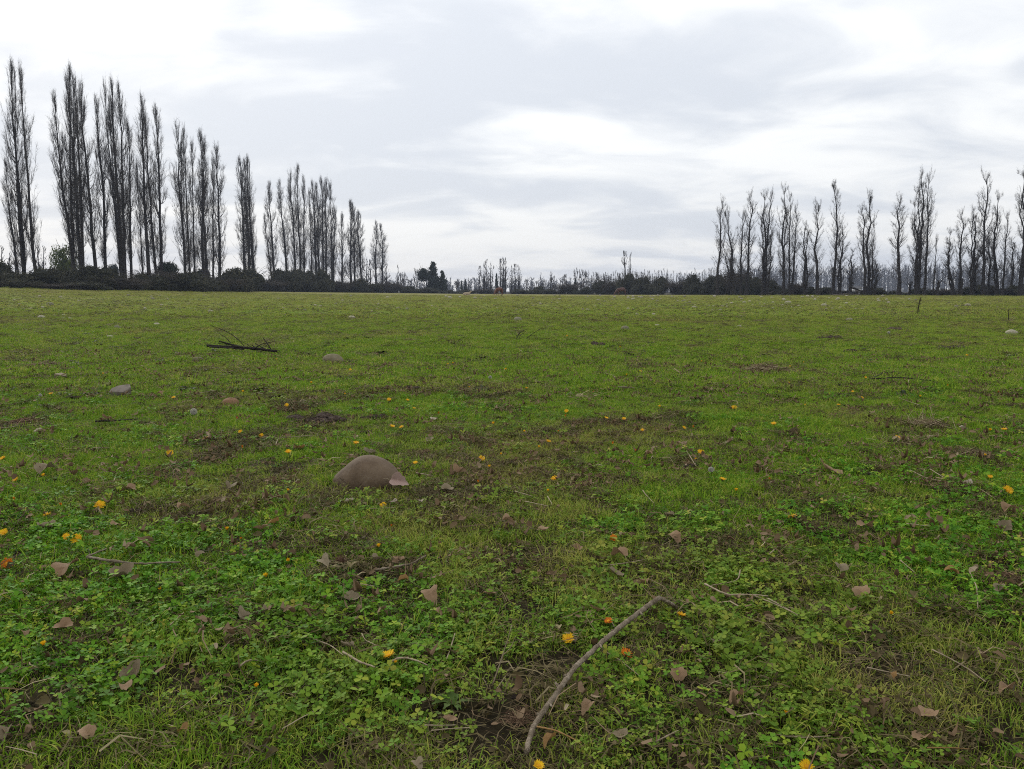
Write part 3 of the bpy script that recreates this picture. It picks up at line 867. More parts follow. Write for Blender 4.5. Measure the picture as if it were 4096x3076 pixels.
# bare round trees
def bare_tree(seed, depth=5):
    rg = np.random.default_rng(seed)
    tr, cr = MB(), MB()

    def grow(p, d, L, r, lv):
        q = np.linspace(0, 1, 4)
        e = p + d * L
        P = p[None] + (e - p)[None] * q[:, None] + rg.normal(0, L * 0.035, (4, 3)) * (q * (1 - q) * 4)[:, None]
        tubes(tr if lv == 0 else cr, P, r * (1 - 0.35 * q), 6 if lv == 0 else 3)
        if lv >= depth:
            return
        for i in range(3 if lv < 4 else 2):
            nd = d + rg.normal(0, 0.42, 3) + np.array([0, 0, 0.10])
            grow(p + (e - p) * (1.0 if i == 0 else rg.uniform(0.55, 1)), nd / np.linalg.norm(nd), L * rg.uniform(0.58, 0.82), r * (0.68 if i else 0.76), lv + 1)
    grow(np.array([0, 0, -0.02]), np.array([0.02, 0, 1.0]), 0.30, 0.031, 0)
    return tr.mesh('bare_trunk', M_bark), cr.mesh('bare_crown', M_twig)


BARE = [bare_tree(600 + i) for i in range(3)]


def place_bare(u, vtop, wpx, Y, k, label, group=None):
    b = at_depth(u, vtop, Y)
    z = float(gz(b[0], b[1]))
    h = (b[2] - z) / 0.98
    s = wpx * mpp(Y) / 0.85
    o = new_obj('bare_tree', None, None, (b[0], b[1], z), (0, 0, random.uniform(0, 6.28)), (s, s, h))
    new_obj('trunk', BARE[k][0], o)
    new_obj('crown', BARE[k][1], o)
    return setp(o, label, 'tree', group)


BT = [(1540, 1082, 40, 240), (1600, 1070, 36, 245), (1618, 1066, 34, 240), (1665, 1050, 34, 238), (1825, 1112, 44, 240), (1640, 1098, 40, 242), (2107, 1092, 34, 235), (2145, 1110, 36, 260), (2178, 1100, 28, 262), (2212, 1076, 48, 238),
      (2258, 1078, 44, 236), (2310, 1045, 46, 232), (2336, 1041, 58, 230), (2390, 1068, 44, 232), (2425, 1066, 40, 232), (2475, 1058, 40, 230), (2548, 1066, 42, 228), (2575, 1066, 38, 228), (1180, 1075, 60, 230), (985, 1060, 60, 200), (340, 1095, 30, 190)]
BT.sort()
for i, (u, vt, wp, Y) in enumerate(BT):
    lab = 'bare spreading tree in the far treeline, %s from the left among the round-crowned ones' % ordinal(i + 1)
    if u == 2336:
        lab = 'largest bare round-crowned tree in the middle of the far treeline'
    place_bare(u, vt, wp, Y, i % 3, lab, 'bare spreading trees of the far treeline')

# small far poplars that stand in groups
PG = [(1919, 1060, 14, 250), (1936, 1042, 16, 248), (1948, 1037, 14, 250), (1960, 1050, 14, 252), (2003, 1030, 16, 246), (2011, 1024, 16, 244), (2020, 1032, 16, 246), (2043, 1062, 12, 255), (2059, 1052, 14, 255), (2074, 1055, 14, 254),
      (2498, 998, 20, 215), (2521, 1006, 11, 217), (1876, 1112, 12, 290), (1463, 1032, 16, 262), (1481, 1034, 16, 265), (1548, 1048, 14, 270), (1590, 1060, 13, 275), (8, 985, 22, 190), (35, 1010, 20, 192), (60, 1005, 20, 195), (158, 975, 20, 190), (175, 985, 22, 188), (2165, 1090, 12, 300), (2200, 1085, 12, 300)]
PG.sort()
for i, (u, vt, hwp, Y) in enumerate(PG):
    o = place_tree('small_poplar', POP_F[i % 4], u, 1165, u, vt, Y, hwp)
    setp(o, 'small far bare poplar standing in a loose group, %s of these from the left' % ordinal(i + 1), 'tree', 'small far poplars in loose groups')

# the far planted row, right of the middle
FR = []
u = 2345.0
rr = random.Random(4)
while u < 3110:
    FR.append((u, 1092 - 14 * min(1, max(0, (u - 2500) / 250)) + rr.uniform(-12, 14), 8 + rr.uniform(0, 3), 330 + rr.uniform(-25, 25)))
    u += rr.uniform(7, 13)
for i, (u, vt, hwp, Y) in enumerate(FR):
    o = place_tree('far_poplar', POP_F[i % 4], u, 1162, u + rr.uniform(-2, 2), vt, Y, hwp, parts=False)
    setp(o, 'thin hazy poplar of the far planted row, %s from its left end' % ordinal(i + 1), 'tree', 'thin poplars of the far planted row')


# a far wood that reads as one bluish mass behind the right-hand row
def far_wood():
    rg = np.random.default_rng(77)
    mb = MB()
    n = 760
    uu = rg.uniform(2950, 4400, n)
    Y = rg.uniform(620, 1050, n)
    q = np.linspace(0, 1, 5)
    tops = 1085 + rg.uniform(-26, 22, n) - 14 * np.exp(-((uu - 3750) / 200) ** 2)
    n2 = 380
    uu = np.concatenate([uu, rg.uniform(1500, 2960, n2)])
    Y = np.concatenate([Y, rg.uniform(620, 900, n2)])
    tops = np.concatenate([tops, 1128 + rg.uniform(-22, 22, n2) - 8 * np.clip((uu[n:] - 2100) / 500, 0, 1)])
    n += n2
    for j in range(n):
        b = at_depth(uu[j], 1165, Y[j])
        z = 0.1
        h = at_depth(uu[j], tops[j], Y[j])[2] - z
        tubes(mb, np.stack([b[0] + rg.normal(0, 0.1, 5), np.full(5, b[1]), z + h * q], -1), 0.55 * (1 - 0.85 * q), 3)
        m = 16
        z0 = rg.uniform(0.10, 0.9, m) * h
        a = rg.random(m) * 6.28
        L = rg.uniform(0.10, 0.22, m) * h
        reach = rg.uniform(0.8, 3.6, m)
        k = np.linspace(0, 1, 3)
        P = np.stack([b[0] + np.cos(a)[:, None] * reach[:, None] * k ** 0.6, b[1] + np.sin(a)[:, None] * reach[:, None] * k ** 0.6, z + z0[:, None] + L[:, None] * k], -1)
        tubes(mb, P, np.tile([[0.24, 0.18, 0.07]], (m, 1)), 3)
    o = new_obj('far_wood', mb.mesh('far_wood', M_twig))
    setp(o, 'bluish far wood of thin bare trees closing the horizon behind the hedges', 'woodland', kind='stuff')


far_wood()

# ------------------------------------------------------------------ things lying on the pasture: labels
PENDING = []      # (object, phrase, u, v): labels that name the landmark each thing lies beside
LAND = [('the large brown stone', 1465, 1900), ('the bent grey stick', 2420, 2720), ('the angular grey rock', 474, 1560), ('the dark fallen branch', 980, 1390), ('the tan half-buried boulder', 1327, 1436),
        ('the broad dung heap', 1278, 1668), ('the standing straw tussock', 3730, 1690), ('the flat straw heap', 3100, 1485), ('the forked twig', 3600, 1510), ('the tall dry dock stalk', 3672, 1235),
        ('the chestnut horse', 1999, 1165), ('the dark horse', 2482, 1165), ('the white flat stone', 4053, 1335), ('the grey broken stalk', 546, 2245), ('the small spiny burr', 1710, 2615), ('the dark soil patch', 1850, 2910),
        ('the lower left corner', 60, 3000), ('the lower right corner', 4050, 3000), ('the reddish straw patch', 4040, 2340), ('the greyish egg-shaped stone', 2501, 1313)]


def later(o, phrase, u, v, cat, group):
    setp(o, None, cat, group)
    PENDING.append((o, phrase, u, v))
    return o


def settle_labels():
    boxes = {}
    for o, ph, u, v in PENDING:
        best = None
        for nm, lu, lv in LAND:
            if abs(lu - u) + abs(lv - v) < 12:
                continue
            d = math.hypot(u - lu, (v - lv) * 1.6)
            if best is None or d < best[0]:
                side = ('right of' if u > lu else 'left of') if abs(u - lu) > abs(v - lv) * 1.2 else ('in front of' if v > lv else 'behind')
                best = (d, nm, side)
        boxes.setdefault((ph, best[1], best[2]), []).append((best[0], o))
    for (ph, nm, side), lst in boxes.items():
        lst.sort(key=lambda r: r[0])
        for i, (d, o) in enumerate(lst):
            if len(lst) == 1:
                o['label'] = '%s %s %s' % (ph, side, nm)
            else:
                o['label'] = '%s %s %s, %s to it' % (ph, side, nm, 'nearest' if i == 0 else ordinal(i + 1) + ' nearest')


FOOT = []         # (x, y, r): where grass must not grow through a thing


# ------------------------------------------------------------------ stones
def profile_stone(name, outline, depth, mat, n=96, m=34, rough=0.0, seed=1, facet=0):
    """closed stone whose front outline (x, z in metres about its centre) is given"""
    o = np.array(outline, float)
    ang = np.arctan2(o[:, 1], o[:, 0])
    rad = np.hypot(o[:, 0], o[:, 1])
    s = np.argsort(ang)
    ang, rad = ang[s], rad[s]
    ang = np.concatenate([ang - 2 * PI, ang, ang + 2 * PI])
    rad = np.tile(rad, 3)
    ph = np.linspace(-PI, PI, n, endpoint=False)
    rho = np.interp(ph, ang, rad)
    ker = np.array([1, 2, 3, 2, 1], float)
    ker /= ker.sum()
    for _ in range(3 if not facet else 1):
        rho = np.convolve(np.concatenate([rho[-2:], rho, rho[:2]]), ker, 'valid')
    th = np.linspace(0.0, PI, m)
    T, Pp = np.meshgrid(th, ph, indexing='ij')
    e = 0.86
    st = np.sin(T) ** e
    X = st * np.cos(Pp) * rho[None]
    Z = st * np.sin(Pp) * rho[None]
    Y = -np.cos(T) * depth
    if rough:
        f = 1 + rough * (fbm(Pp * 2.2 + seed, T * 4 + seed, seed, 4) - 0.5)
        X, Y, Z = X * f, Y * f, Z * f
    idx = np.arange(m * n).reshape(m, n)
    q = np.stack([idx[:-1], idx[1:], np.roll(idx[1:], -1, 1), np.roll(idx[:-1], -1, 1)], -1).reshape(-1, 4)
    return MB().add(np.stack([X, Y, Z], -1).reshape(-1, 3), q).mesh(name, mat, not facet)


# the large stone
sb = ground_pt(1466, 1962)
YS = sb[1] + 0.10
ms = mpp(YS)
out_px = [(370, 780), (385, 745), (430, 680), (500, 612), (600, 530), (680, 460), (750, 403), (850, 342), (930, 315), (1000, 306), (1100, 310), (1200, 335), (1330, 390), (1450, 470), (1540, 560), (1585, 640), (1605, 740), (1590, 850), (1480, 960), (1200, 1050), (900, 1070), (600, 1040), (420, 960), (368, 870)]
cxs, czs = 985, 720
outl = [((x - cxs) / 4.424 * ms, -(y - czs) / 4.424 * ms) for x, y in out_px]
ctr = at_depth(1240 + cxs / 4.424, 1750 + czs / 4.424, YS)
big = new_obj('field_stone', profile_stone('large_stone', outl, 0.105, mat_bigstone(), rough=0.03), None, ctr, (0, 0, 0.0))
setp(big, 'large smooth domed brown-grey stone, half sunk in the grass with a dead leaf on it', 'stone')
FOOT.append((ctr[0], ctr[1], 0.105))
FOOT.append((ctr[0] - 0.07, ctr[1], 0.07))
FOOT.append((ctr[0] - 0.05, ctr[1] - 0.10, 0.05))
FOOT.append((ctr[0] + 0.03, ctr[1] - 0.10, 0.04))
FOOT.append((ctr[0] + 0.07, ctr[1], 0.07))

# the angular rock
rb = ground_pt(478, 1592)
mr = mpp(rb[1] + 0.05)
a_ = 40 * mr
RV = [(-.7, -.5, -.8), (.6, -.6, -.8), (.8, .5, -.8), (-.6, .6, -.8), (-1.0, -.55, .18), (.30, -.80, .02), (.98, -.15, .40), (.78, .6, .66), (-.3, .65, .62), (-.85, .1, .46)]
RV = np.array(RV) * np.array([a_, a_ * 0.85, a_ * 0.78])
import bmesh
bm = bmesh.new()
for q_ in RV:
    bm.verts.new(q_)
bmesh.ops.convex_hull(bm, input=bm.verts[:])
bmesh.ops.bevel(bm, geom=bm.edges[:], offset=a_ * 0.03, segments=1, affect='EDGES')
rme = bpy.data.meshes.new('angular_rock')
bm.to_mesh(rme)
bm.free()
rme.materials.append(M_rock)
rme.attributes.new('rnd', 'FLOAT', 'POINT')
rk = new_obj('field_stone', rme, None, (rb[0] - 0.01, rb[1] + 0.05, rb[2] + a_ * 0.62), (0.10, -0.08, 0.25))
setp(rk, 'grey-brown angular rock with flat facets on the left side of the pasture', 'stone')
FOOT.append((rk.location.x, rk.location.y, 0.06))


def cobble_mesh(i, mat):
    rg = np.random.default_rng(800 + i)
    n, m = 18, 11
    T, Pp = np.meshgrid(np.linspace(0, PI, m), np.linspace(0, 2 * PI, n, endpoint=False), indexing='ij')
    f = 1 + 0.22 * (fbm(np.cos(Pp) * 1.1 + i * 3.1, np.sin(Pp) * 1.1 + T, i, 3) - 0.5)
    st = np.sin(T) ** 0.85
    V = np.stack([st * np.cos(Pp) * f * 0.5, st * np.sin(Pp) * f * rg.uniform(0.34, 0.44), np.cos(T) * f * rg.uniform(0.26, 0.36)], -1)
    idx = np.arange(m * n).reshape(m, n)
    q = np.stack([idx[:-1], idx[1:], np.roll(idx[1:], -1, 1), np.roll(idx[:-1], -1, 1)], -1).reshape(-1, 4)
    return MB().add(V.reshape(-1, 3), q).mesh('cobble_%d' % i, mat)


COB = {k: [cobble_mesh(j + 10 * a, m) for j in range(4)] for a, (k, m) in enumerate((('g', M_cobble), ('p', M_palecobble), ('m', M_mossy), ('r', M_rustrock)))}
CN = {'g': 'grey rounded cobble', 'p': 'pale rounded cobble', 'm': 'tan half-buried cobble', 'r': 'flat rust-brown stone'}
STONES = [(787, 1452, 48, 'm', 0.9), (919, 1622, 66, 'r', 0.7), (708, 1421, 28, 'g', 0.6), (437, 1353, 26, 'p', 0.8), (197, 1222, 30, 'g', 1), (162, 1275, 28, 'p', 0.8), (214, 1266, 15, 'p', 1), (252, 1266, 18, 'p', .8), (250, 1276, 18, 'g', 1), (278, 1277, 16, 'p', .7),
          (626, 1302, 24, 'p', 0.9), (465, 1315, 28, 'g', .7), (840, 1252, 28, 'p', .8), (764, 1239, 10, 'g', 1), (123, 1237, 15, 'p', .8), (1406, 1277, 30, 'p', .8), (1628, 1240, 22, 'g', 1), (1343, 1218, 14, 'g', 1), (1487, 1248, 12, 'p', 1), (1508, 1238, 12, 'p', 1),
          (1823, 1264, 22, 'g', 1), (1717, 1262, 16, 'p', .9), (1728, 1257, 10, 'p', 1), (1512, 1218, 12, 'p', 1), (1369, 1204, 12, 'p', 1), (1112, 1196, 10, 'p', 1), (1133, 1234, 12, 'p', 1), (1188, 1237, 12, 'g', 1), (1549, 1192, 14, 'p', 1), (1799, 1193, 18, 'p', .8),
          (2071, 1285, 32, 'g', 1.3), (2501, 1322, 34, 'g', 1.35), (2629, 1306, 22, 'p', .8), (2547, 1259, 14, 'p', 1), (2615, 1259, 16, 'p', .8), (2513, 1238, 14, 'p', 1.2), (2351, 1241, 16, 'p', .9), (2379, 1225, 10, 'p', 1), (2462, 1233, 12, 'p', 1), (2958, 1310, 20, 'p', .9), (2964, 1271, 18, 'g', 1.2),
          (2891, 1227, 12, 'p', 1.2), (2777, 1232, 20, 'p', .6), (2854, 1226, 10, 'p', 1.2), (2948, 1224, 10, 'p', 1), (3050, 1297, 9, 'p', 1), (3401, 1285, 28, 'g', .9), (3828, 1230, 20, 'g', 1), (3874, 1225, 24, 'p', .9), (3991, 1229, 10, 'p', 1), (3854, 1265, 12, 'g', 1), (3297, 1224, 22, 'p', .7),
          (3153, 1215, 26, 'p', .8), (3195, 1226, 14, 'p', .8), (3146, 1239, 9, 'p', 1), (3093, 1236, 12, 'p', 1), (4053, 1339, 48, 'p', .6), (4040, 1427, 20, 'p', .8), (3422, 1239, 12, 'p', .8), (2103, 1241, 14, 'p', .8), (2063, 1239, 10, 'p', .8), (2257, 1258, 10, 'p', 1)]
for i, (u, v, wp, k, hs) in enumerate(STONES):
    p = ground_pt(u, v)
    s = wp * mpp(p[1]) * 1.05
    o = new_obj('field_cobble', COB[k][i % 4], None, (p[0], p[1] + s * 0.2, p[2] + s * 0.10), (random.uniform(-.1, .1), random.uniform(-.12, .12), random.uniform(-0.35, 0.35)), (s, s, s * (0.75 + 0.45 * hs)))
    FOOT.append((p[0], p[1] + s * 0.2, s * 0.40))
    if (u, v) == (2501, 1322):
        setp(o, 'greyish egg-shaped stone standing out in the middle of the pasture', 'stone', 'cobbles picked out in the pasture')
    elif (u, v) == (4053, 1339):
        setp(o, 'white flat stone close to the right edge of the picture', 'stone', 'cobbles picked out in the pasture')
    else:
        later(o, CN[k], u, v, 'stone', 'cobbles picked out in the pasture')
# the tan half-buried boulder
p = ground_pt(1327, 1453)
s = 85 * mpp(p[1])
o = new_obj('field_cobble', profile_stone('tan_boulder', [(math.cos(a) * 0.5 * s * (1 + 0.08 * math.cos(2 * a + 1)), math.sin(a) * 0.34 * s) for a in np.linspace(0, 2 * PI, 24)[:-1]], 0.36 * s, M_mossy, 48, 18, 0.05, 6), None, (p[0], p[1] + 0.3 * s, p[2] + 0.02), (0, 0.06, 0.1))
setp(o, 'tan half-buried boulder with a low smooth back, left of the middle', 'stone')
FOOT.append((p[0], p[1] + 0.3 * s, 0.40 * s))

rr = random.Random(21)
FARST = 0
while FARST < 185:
    v = 1183 + rr.random() ** 1.4 * 62
    mid = rr.random() < 0.62
    u = rr.gauss(2850, 420) if mid else rr.uniform(-20, 4110)
    if u < -20 or u > 4110 or v < np.interp(u, _HU, _HV) + 4:
        continue
    p = ground_pt(u, v)
    s = min(rr.uniform(5, 15) * mpp(p[1]), 0.42)
    o = new_obj('far_cobble', COB['p' if rr.random() < 0.75 else 'g'][rr.randrange(4)], None, (p[0], p[1], p[2] + s * 0.22), (rr.uniform(-.15, .15), rr.uniform(-.15, .15), rr.uniform(-.6, .6)), (s, s, s * rr.uniform(0.8, 1.4)))
    setp(o, 'small pale cobble strewn far out on the olive pasture before the hedge', 'stone', 'small cobbles strewn far out on the pasture')
    FARST += 1


# ------------------------------------------------------------------ dung, clods, straw
def clod_mesh(i, mat=M_dung):
    rg = np.random.default_rng(900 + i)
    mb = MB()
    for j in range(15):
        n, m = 16, 8
        T, Pp = np.meshgrid(np.linspace(0, PI, m), np.linspace(0, 2 * PI, n, endpoint=False), indexing='ij')
        f = 1 + 1.3 * (fbm(np.cos(Pp) * 2.1 + i * 3.1 + j, np.sin(Pp) * 2.1 + T * 1.7, i + j, 5) - 0.5)
        c = rg.normal(0, [0.23, 0.15, 0.025])
        r = rg.uniform(0.07, 0.19)
        V = np.stack([c[0] + np.sin(T) * np.cos(Pp) * f * r, c[1] + np.sin(T) * np.sin(Pp) * f * r * 0.8, c[2] + 0.04 + np.cos(T) * f * r * 0.55], -1)
        idx = np.arange(m * n).reshape(m, n)
        q = np.stack([idx[:-1], idx[1:], np.roll(idx[1:], -1, 1), np.roll(idx[:-1], -1, 1)], -1).reshape(-1, 4)
        mb.add(V.reshape(-1, 3), q)
    return mb.mesh('dung_%d' % i, mat)


CLOD = [clod_mesh(i) for i in range(5)]
CLODS = [(1278, 1700, 215), (1490, 1686, 95), (1458, 1742, 66), (1430, 1646, 54), (1265, 1578, 62), (1325, 1566, 46), (1640, 1566, 80), (1800, 1548, 70), (545, 1357, 32), (622, 1364, 24), (2385, 1386, 85), (3330, 1360, 72), (3405, 1412, 70), (3590, 1324, 64), (3815, 1400, 92), (3265, 1436, 42), (3362, 1436, 42),
         (3502, 1915, 92), (537, 2062, 62), (1936, 2075, 54), (2003, 1288, 20), (2038, 1290, 22), (2078, 2830, 110), (2760, 1880, 60), (285, 1600, 60), (3745, 1264, 14), (3215, 1246, 14), (2905, 1252, 14), (4004, 1207, 12), (2420, 1263, 26), (3330, 1460, 30), (3395, 1322, 20), (2990, 1344, 30)]
for i, (u, v, wp) in enumerate(CLODS):
    p = ground_pt(u, v)
    s = wp * mpp(p[1])
    o = new_obj('dung_clod', CLOD[i % 5], None, (p[0], p[1] + s * 0.25, p[2] + 0.012), (0, 0, random.uniform(-0.5, 0.5)), (s, s * 0.8, s * (1.0 if wp < 150 else 0.75)))
    FOOT.append((p[0], p[1] + s * 0.25, s * 0.36))
    if wp == 215:
        setp(o, 'broad crusty dark brown dung heap behind the large stone', 'dung', 'dark dung clods on the pasture')
    else:
        later(o, 'small dark brown clod' if wp < 60 else 'crusty dark brown clod', u, v, 'dung', 'dark dung clods on the pasture')


def straw_mesh(i, mat, n=150, upright=0.25):
    rg = np.random.default_rng(950 + i)
    mb = MB()
    p = rg.normal(0, [0.22, 0.20, 0], (n, 3))
    a = rg.random(n) * 6.28
    L = rg.uniform(0.12, 0.50, n)
    el = np.abs(rg.normal(0, upright, n))
    q = np.linspace(-0.5, 0.5, 4)
    z0 = rg.random(n) * 0.10 * np.exp(-(p[:, 0] ** 2 + p[:, 1] ** 2) / 0.08) + 0.01
    P = p[:, None, :] + np.stack([np.cos(a)[:, None] * L[:, None] * q * np.cos(el)[:, None], np.sin(a)[:, None] * L[:, None] * q * np.cos(el)[:, None],
                                  z0[:, None] + np.sin(el)[:, None] * L[:, None] * (q + 0.5) * 0.9], -1)
    P += rg.normal(0, 0.012, P.shape) * np.array([1, 1, 0.6])
    tubes(mb, P, np.tile([[0.0045, 0.0045, 0.004, 0.002]], (n, 1)) * rg.uniform(0.6, 1.5, n)[:, None], 3, rg.random(n))
    return mb.mesh('straw_%d' % i, mat)


STRAW = [straw_mesh(0, M_straw), straw_mesh(1, M_straw, 170, 0.12), straw_mesh(2, M_straw_red, 190, 0.15), straw_mesh(3, M_straw, 170, 0.6)]
HEAPS = [(3730, 1722, 200, 3, 'dense standing tussock of dry straw'), (3100, 1500, 270, 1, 'flat heap of dry straw and sticks'), (153, 1478, 200, 1, 'flat scatter of dry straw'), (40, 1440, 90, 0, 'flat scatter of dry straw'), (1030, 1582, 54, 2, 'small reddish dry grass tuft'), (3420, 1655, 120, 2, 'small reddish dry grass tuft'),
         (46, 1714, 210, 2, 'flat scatter of dry straw'), (4050, 2360, 240, 2, 'reddish straw patch'), (3107, 2262, 70, 2, 'small reddish dry grass tuft'), (3270, 2140, 140, 2, 'small reddish dry grass tuft'), (1640, 1368, 90, 0, 'flat scatter of dry straw'), (2250, 1395, 50, 0, 'flat scatter of dry straw'),
         (2360, 1560, 60, 2, 'small reddish dry grass tuft'), (3930, 1840, 170, 1, 'flat scatter of dry straw'), (2670, 1752, 90, 1, 'flat scatter of dry straw'), (2080, 2930, 200, 2, 'reddish dead stalk litter'), (1700, 1822, 90, 2, 'small reddish dry grass tuft'), (2780, 2180, 130, 2, 'small reddish dry grass tuft'),
         (1230, 2200, 120, 2, 'small reddish dry grass tuft'), (250, 2440, 200, 0, 'flat scatter of dry straw'), (3920, 1475, 60, 0, 'flat scatter of dry straw'), (3850, 1520, 90, 0, 'flat scatter of dry straw'), (3390, 2640, 110, 0, 'flat scatter of dry straw')]
for i, (u, v, wp, k, ph) in enumerate(HEAPS):
    p = ground_pt(u, v)
    s = wp * mpp(p[1]) * 0.95
    o = new_obj('dry_straw_tuft', STRAW[k], None, (p[0], p[1] + s * 0.3, p[2] + 0.012), (0, 0, random.uniform(0, 6.28)), (s, s, s * 0.9))
    if wp in (270,):
        setp(o, 'flat heap of dry straw and thin sticks on the right side of the pasture', 'straw', 'dry straw tufts')
    elif i == 0:
        setp(o, 'dense standing tussock of dry straw close to the right edge', 'straw', 'dry straw tufts')
    elif ph == 'reddish straw patch':
        setp(o, 'reddish straw patch cut by the right edge, low in the picture', 'straw', 'dry straw tufts')
    else:
        later(o, ph, u, v, 'straw', 'dry straw tufts')


# ------------------------------------------------------------------ sticks
def stick_from_px(name, pts, r_px, mat, label, cat='stick', lift=None, S=8, vertical=False, Y=None, taper=0.6, parent=None, knots=0, jitter=0.12):
    """a stick through photo pixels; it lies on the ground, or stands in the plane at depth Y"""
    W = []
    for j, (u, v) in enumerate(pts):
        if Y is None:
            p = ground_pt(u, v)
            p[2] += 0.010 + (lift[j] if lift else 0)
        else:
            p = at_depth(u, v, Y)
        W.append(p)
    W = np.array(W)
    # resample smoothly
    seg = np.concatenate([[0], np.cumsum(np.linalg.norm(np.diff(W, axis=0), axis=1))])
    n = max(6, int(len(pts) * 5))
    t = np.linspace(0, seg[-1], n)
    P = np.stack([np.interp(t, seg, W[:, i]) for i in range(3)], -1)
    r = r_px * mpp(float(np.mean(W[:, 1])))
    rg = np.random.default_rng(int(abs(pts[0][0] * 7 + pts[0][1])) % 100000)
    P[1:-1] += rg.normal(0, r * jitter * 2, (n - 2, 3))
    R = r * (1 - (1 - taper) * np.linspace(0, 1, n)) * (1 + rg.normal(0, jitter, n))
    for kk in range(knots):
        R[rg.integers(2, n - 2)] *= 1.45
    o0 = P[0].copy()
    mb = tubes(MB(), P - o0, R, S, 0.5, True)
    o = new_obj(name, mb.mesh(name, mat), parent, o0 if parent is None else o0 - np.array(parent.location))
    if parent is None and label:
        setp(o, label, cat)
    return o


def cq(x, y):
    return 2100 + x / 1.311, 2350 + y / 1.311


bs = [cq(8, 862), cq(22, 800), cq(40, 740), cq(80, 672), cq(125, 610), cq(165, 555), cq(182, 530), cq(222, 472), cq(260, 420), cq(325, 360), cq(390, 300), cq(430, 265), cq(470, 230), cq(530, 182), cq(600, 130), cq(660, 85), cq(705, 55)]
# heights are given so that the line still runs through these pixels: shift each foot point towards the eye
def lifted(pts, hs):
    out = []
    for (u, v), h in zip(pts, hs):
        p = ground_pt(u, v)
        e = np.array([0, 0, CAM_H])
        k = h / max(e[2] - p[2], 0.05)
        out.append(p + (e - p) * k)
    return np.array(out)


def stick_world(name, W, r0, r1, mat, n=40, jitter=0.06, knots=0, S=10, seed=1):
    seg = np.concatenate([[0], np.cumsum(np.linalg.norm(np.diff(W, axis=0), axis=1))])
    t = np.linspace(0, seg[-1], n)
    P = np.stack([np.interp(t, seg, W[:, i]) for i in range(3)], -1)
    rg = np.random.default_rng(seed)
    R = np.linspace(r0, r1, n) * (1 + rg.normal(0, jitter, n))
    for _ in range(2):
        P[1:-1] = (P[:-2] + 2 * P[1:-1] + P[2:]) / 4
    P[1:-1] += rg.normal(0, r0 * 0.10, (n - 2, 3))
    for kk in range(knots):
        j = rg.integers(3, n - 3)
        R[j] *= 1.38
        R[j + 1] *= 1.15
    o0 = P[0].copy()
    return tubes(MB(), P - o0, R, S, 0.5, True).mesh(name, mat), o0


hs = np.interp(np.linspace(0, 1, len(bs)), [0, 0.3, 0.7, 1], [0.034, 0.042, 0.050, 0.064])
Wst = lifted(bs, hs)
me, o0 = stick_world('bent_stick', Wst, 0.0050, 0.0062, M_stick, 110, 0.035, 0, 12, 3)
root = new_obj('bent_stick', me, None, o0)
setp(root, 'bent grey bark-covered stick lying in the foreground grass, kinked at its far end', 'stick')
end = lifted([cq(705, 52), cq(745, 72), cq(800, 106)], [0.064, 0.052, 0.024])
me2, o2 = stick_world('stick_end', end, 0.0054, 0.0036, M_stick, 16, 0.07, 1, 9, 4)
new_obj('broken_end', me2, root, o2 - o0)
sp1 = lifted([cq(475, 228), cq(470, 205), cq(455, 180)], [0.037, 0.05, 0.055])
me3, o3 = stick_world('stick_spur', sp1, 0.0016, 0.0008, M_stick, 8, 0.1, 0, 5, 5)
new_obj('side_twig', me3, root, o3 - o0)
sp2 = lifted([cq(180, 540), cq(170, 515), cq(160, 500)], [0.03, 0.035, 0.036])
me4, o4 = stick_world('stick_stub', sp2, 0.004, 0.0025, M_stick, 8, 0.1, 0, 6, 6)
new_obj('side_twig', me4, root, o4 - o0)


for k_, (f_, du_, dv_, r_) in enumerate([(0.22, -16, -8, 0.0042), (0.30, 14, 10, 0.003), (0.46, -12, -10, 0.0036), (0.66, 10, 12, 0.0028), (0.78, -14, -4, 0.003), (0.90, 12, 8, 0.0026)]):
    j_ = int(f_ * (len(bs) - 1))
    (ua, va), ha = bs[j_], hs[j_]
    Wk = lifted([(ua, va), (ua + du_ * 0.5, va + dv_ * 0.5), (ua + du_, va + dv_)], [ha, ha + 0.003, ha + 0.004])
    mk, ok_ = stick_world('bark_knot_%d' % k_, Wk, r_ * 1.5, r_ * 0.7, M_stick, 8, 0.08, 0, 7, 300 + k_)
    new_obj('knot', mk, root, ok_ - o0)


# the dark fallen branch with its twigs
def cb(x, y):
    return 800 + x / 3.623, 1300 + y / 3.623


pb = ground_pt(*cb(700, 432))
YB = pb[1]
mB = mpp(YB)
root = new_obj('fallen_branch', None, None, (pb[0], pb[1], pb[2]))
setp(root, 'dark fallen branch with thin twigs sticking up, left of the middle', 'branch')
BR = [('limb', [(100, 298), (300, 308), (520, 315), (800, 345), (1000, 366), (1148, 382)], 5.0, 1.15, 0.0), ('limb', [(275, 232), (400, 268), (520, 302), (720, 340), (900, 360)], 3.4, 1.0, 0.05), ('limb', [(140, 318), (420, 330), (640, 352)], 3.2, 0.8, -0.06),
      ('twig', [(265, 270), (450, 285), (640, 318)], 2.0, 0.8, 0.10), ('twig', [(640, 303), (570, 225), (480, 150), (350, 75), (150, 5)], 1.7, 0.6, 0.02), ('twig', [(445, 262), (370, 175), (295, 135)], 1.5, 0.6, 0.08), ('twig', [(730, 318), (680, 275), (595, 235)], 1.3, 0.6, 0.0), ('twig', [(960, 350), (900, 325), (800, 268)], 1.9, 0.7, 0.03),
      ('twig', [(770, 358), (830, 310), (900, 275), (1080, 238)], 1.9, 0.7, -0.04), ('twig', [(1025, 345), (970, 260), (915, 185)], 1.9, 0.8, 0.05), ('twig', [(795, 325), (755, 290)], 2.2, 0.8, 0.0), ('twig', [(240, 310), (330, 325), (430, 350)], 1.4, 0.7, -0.12)]
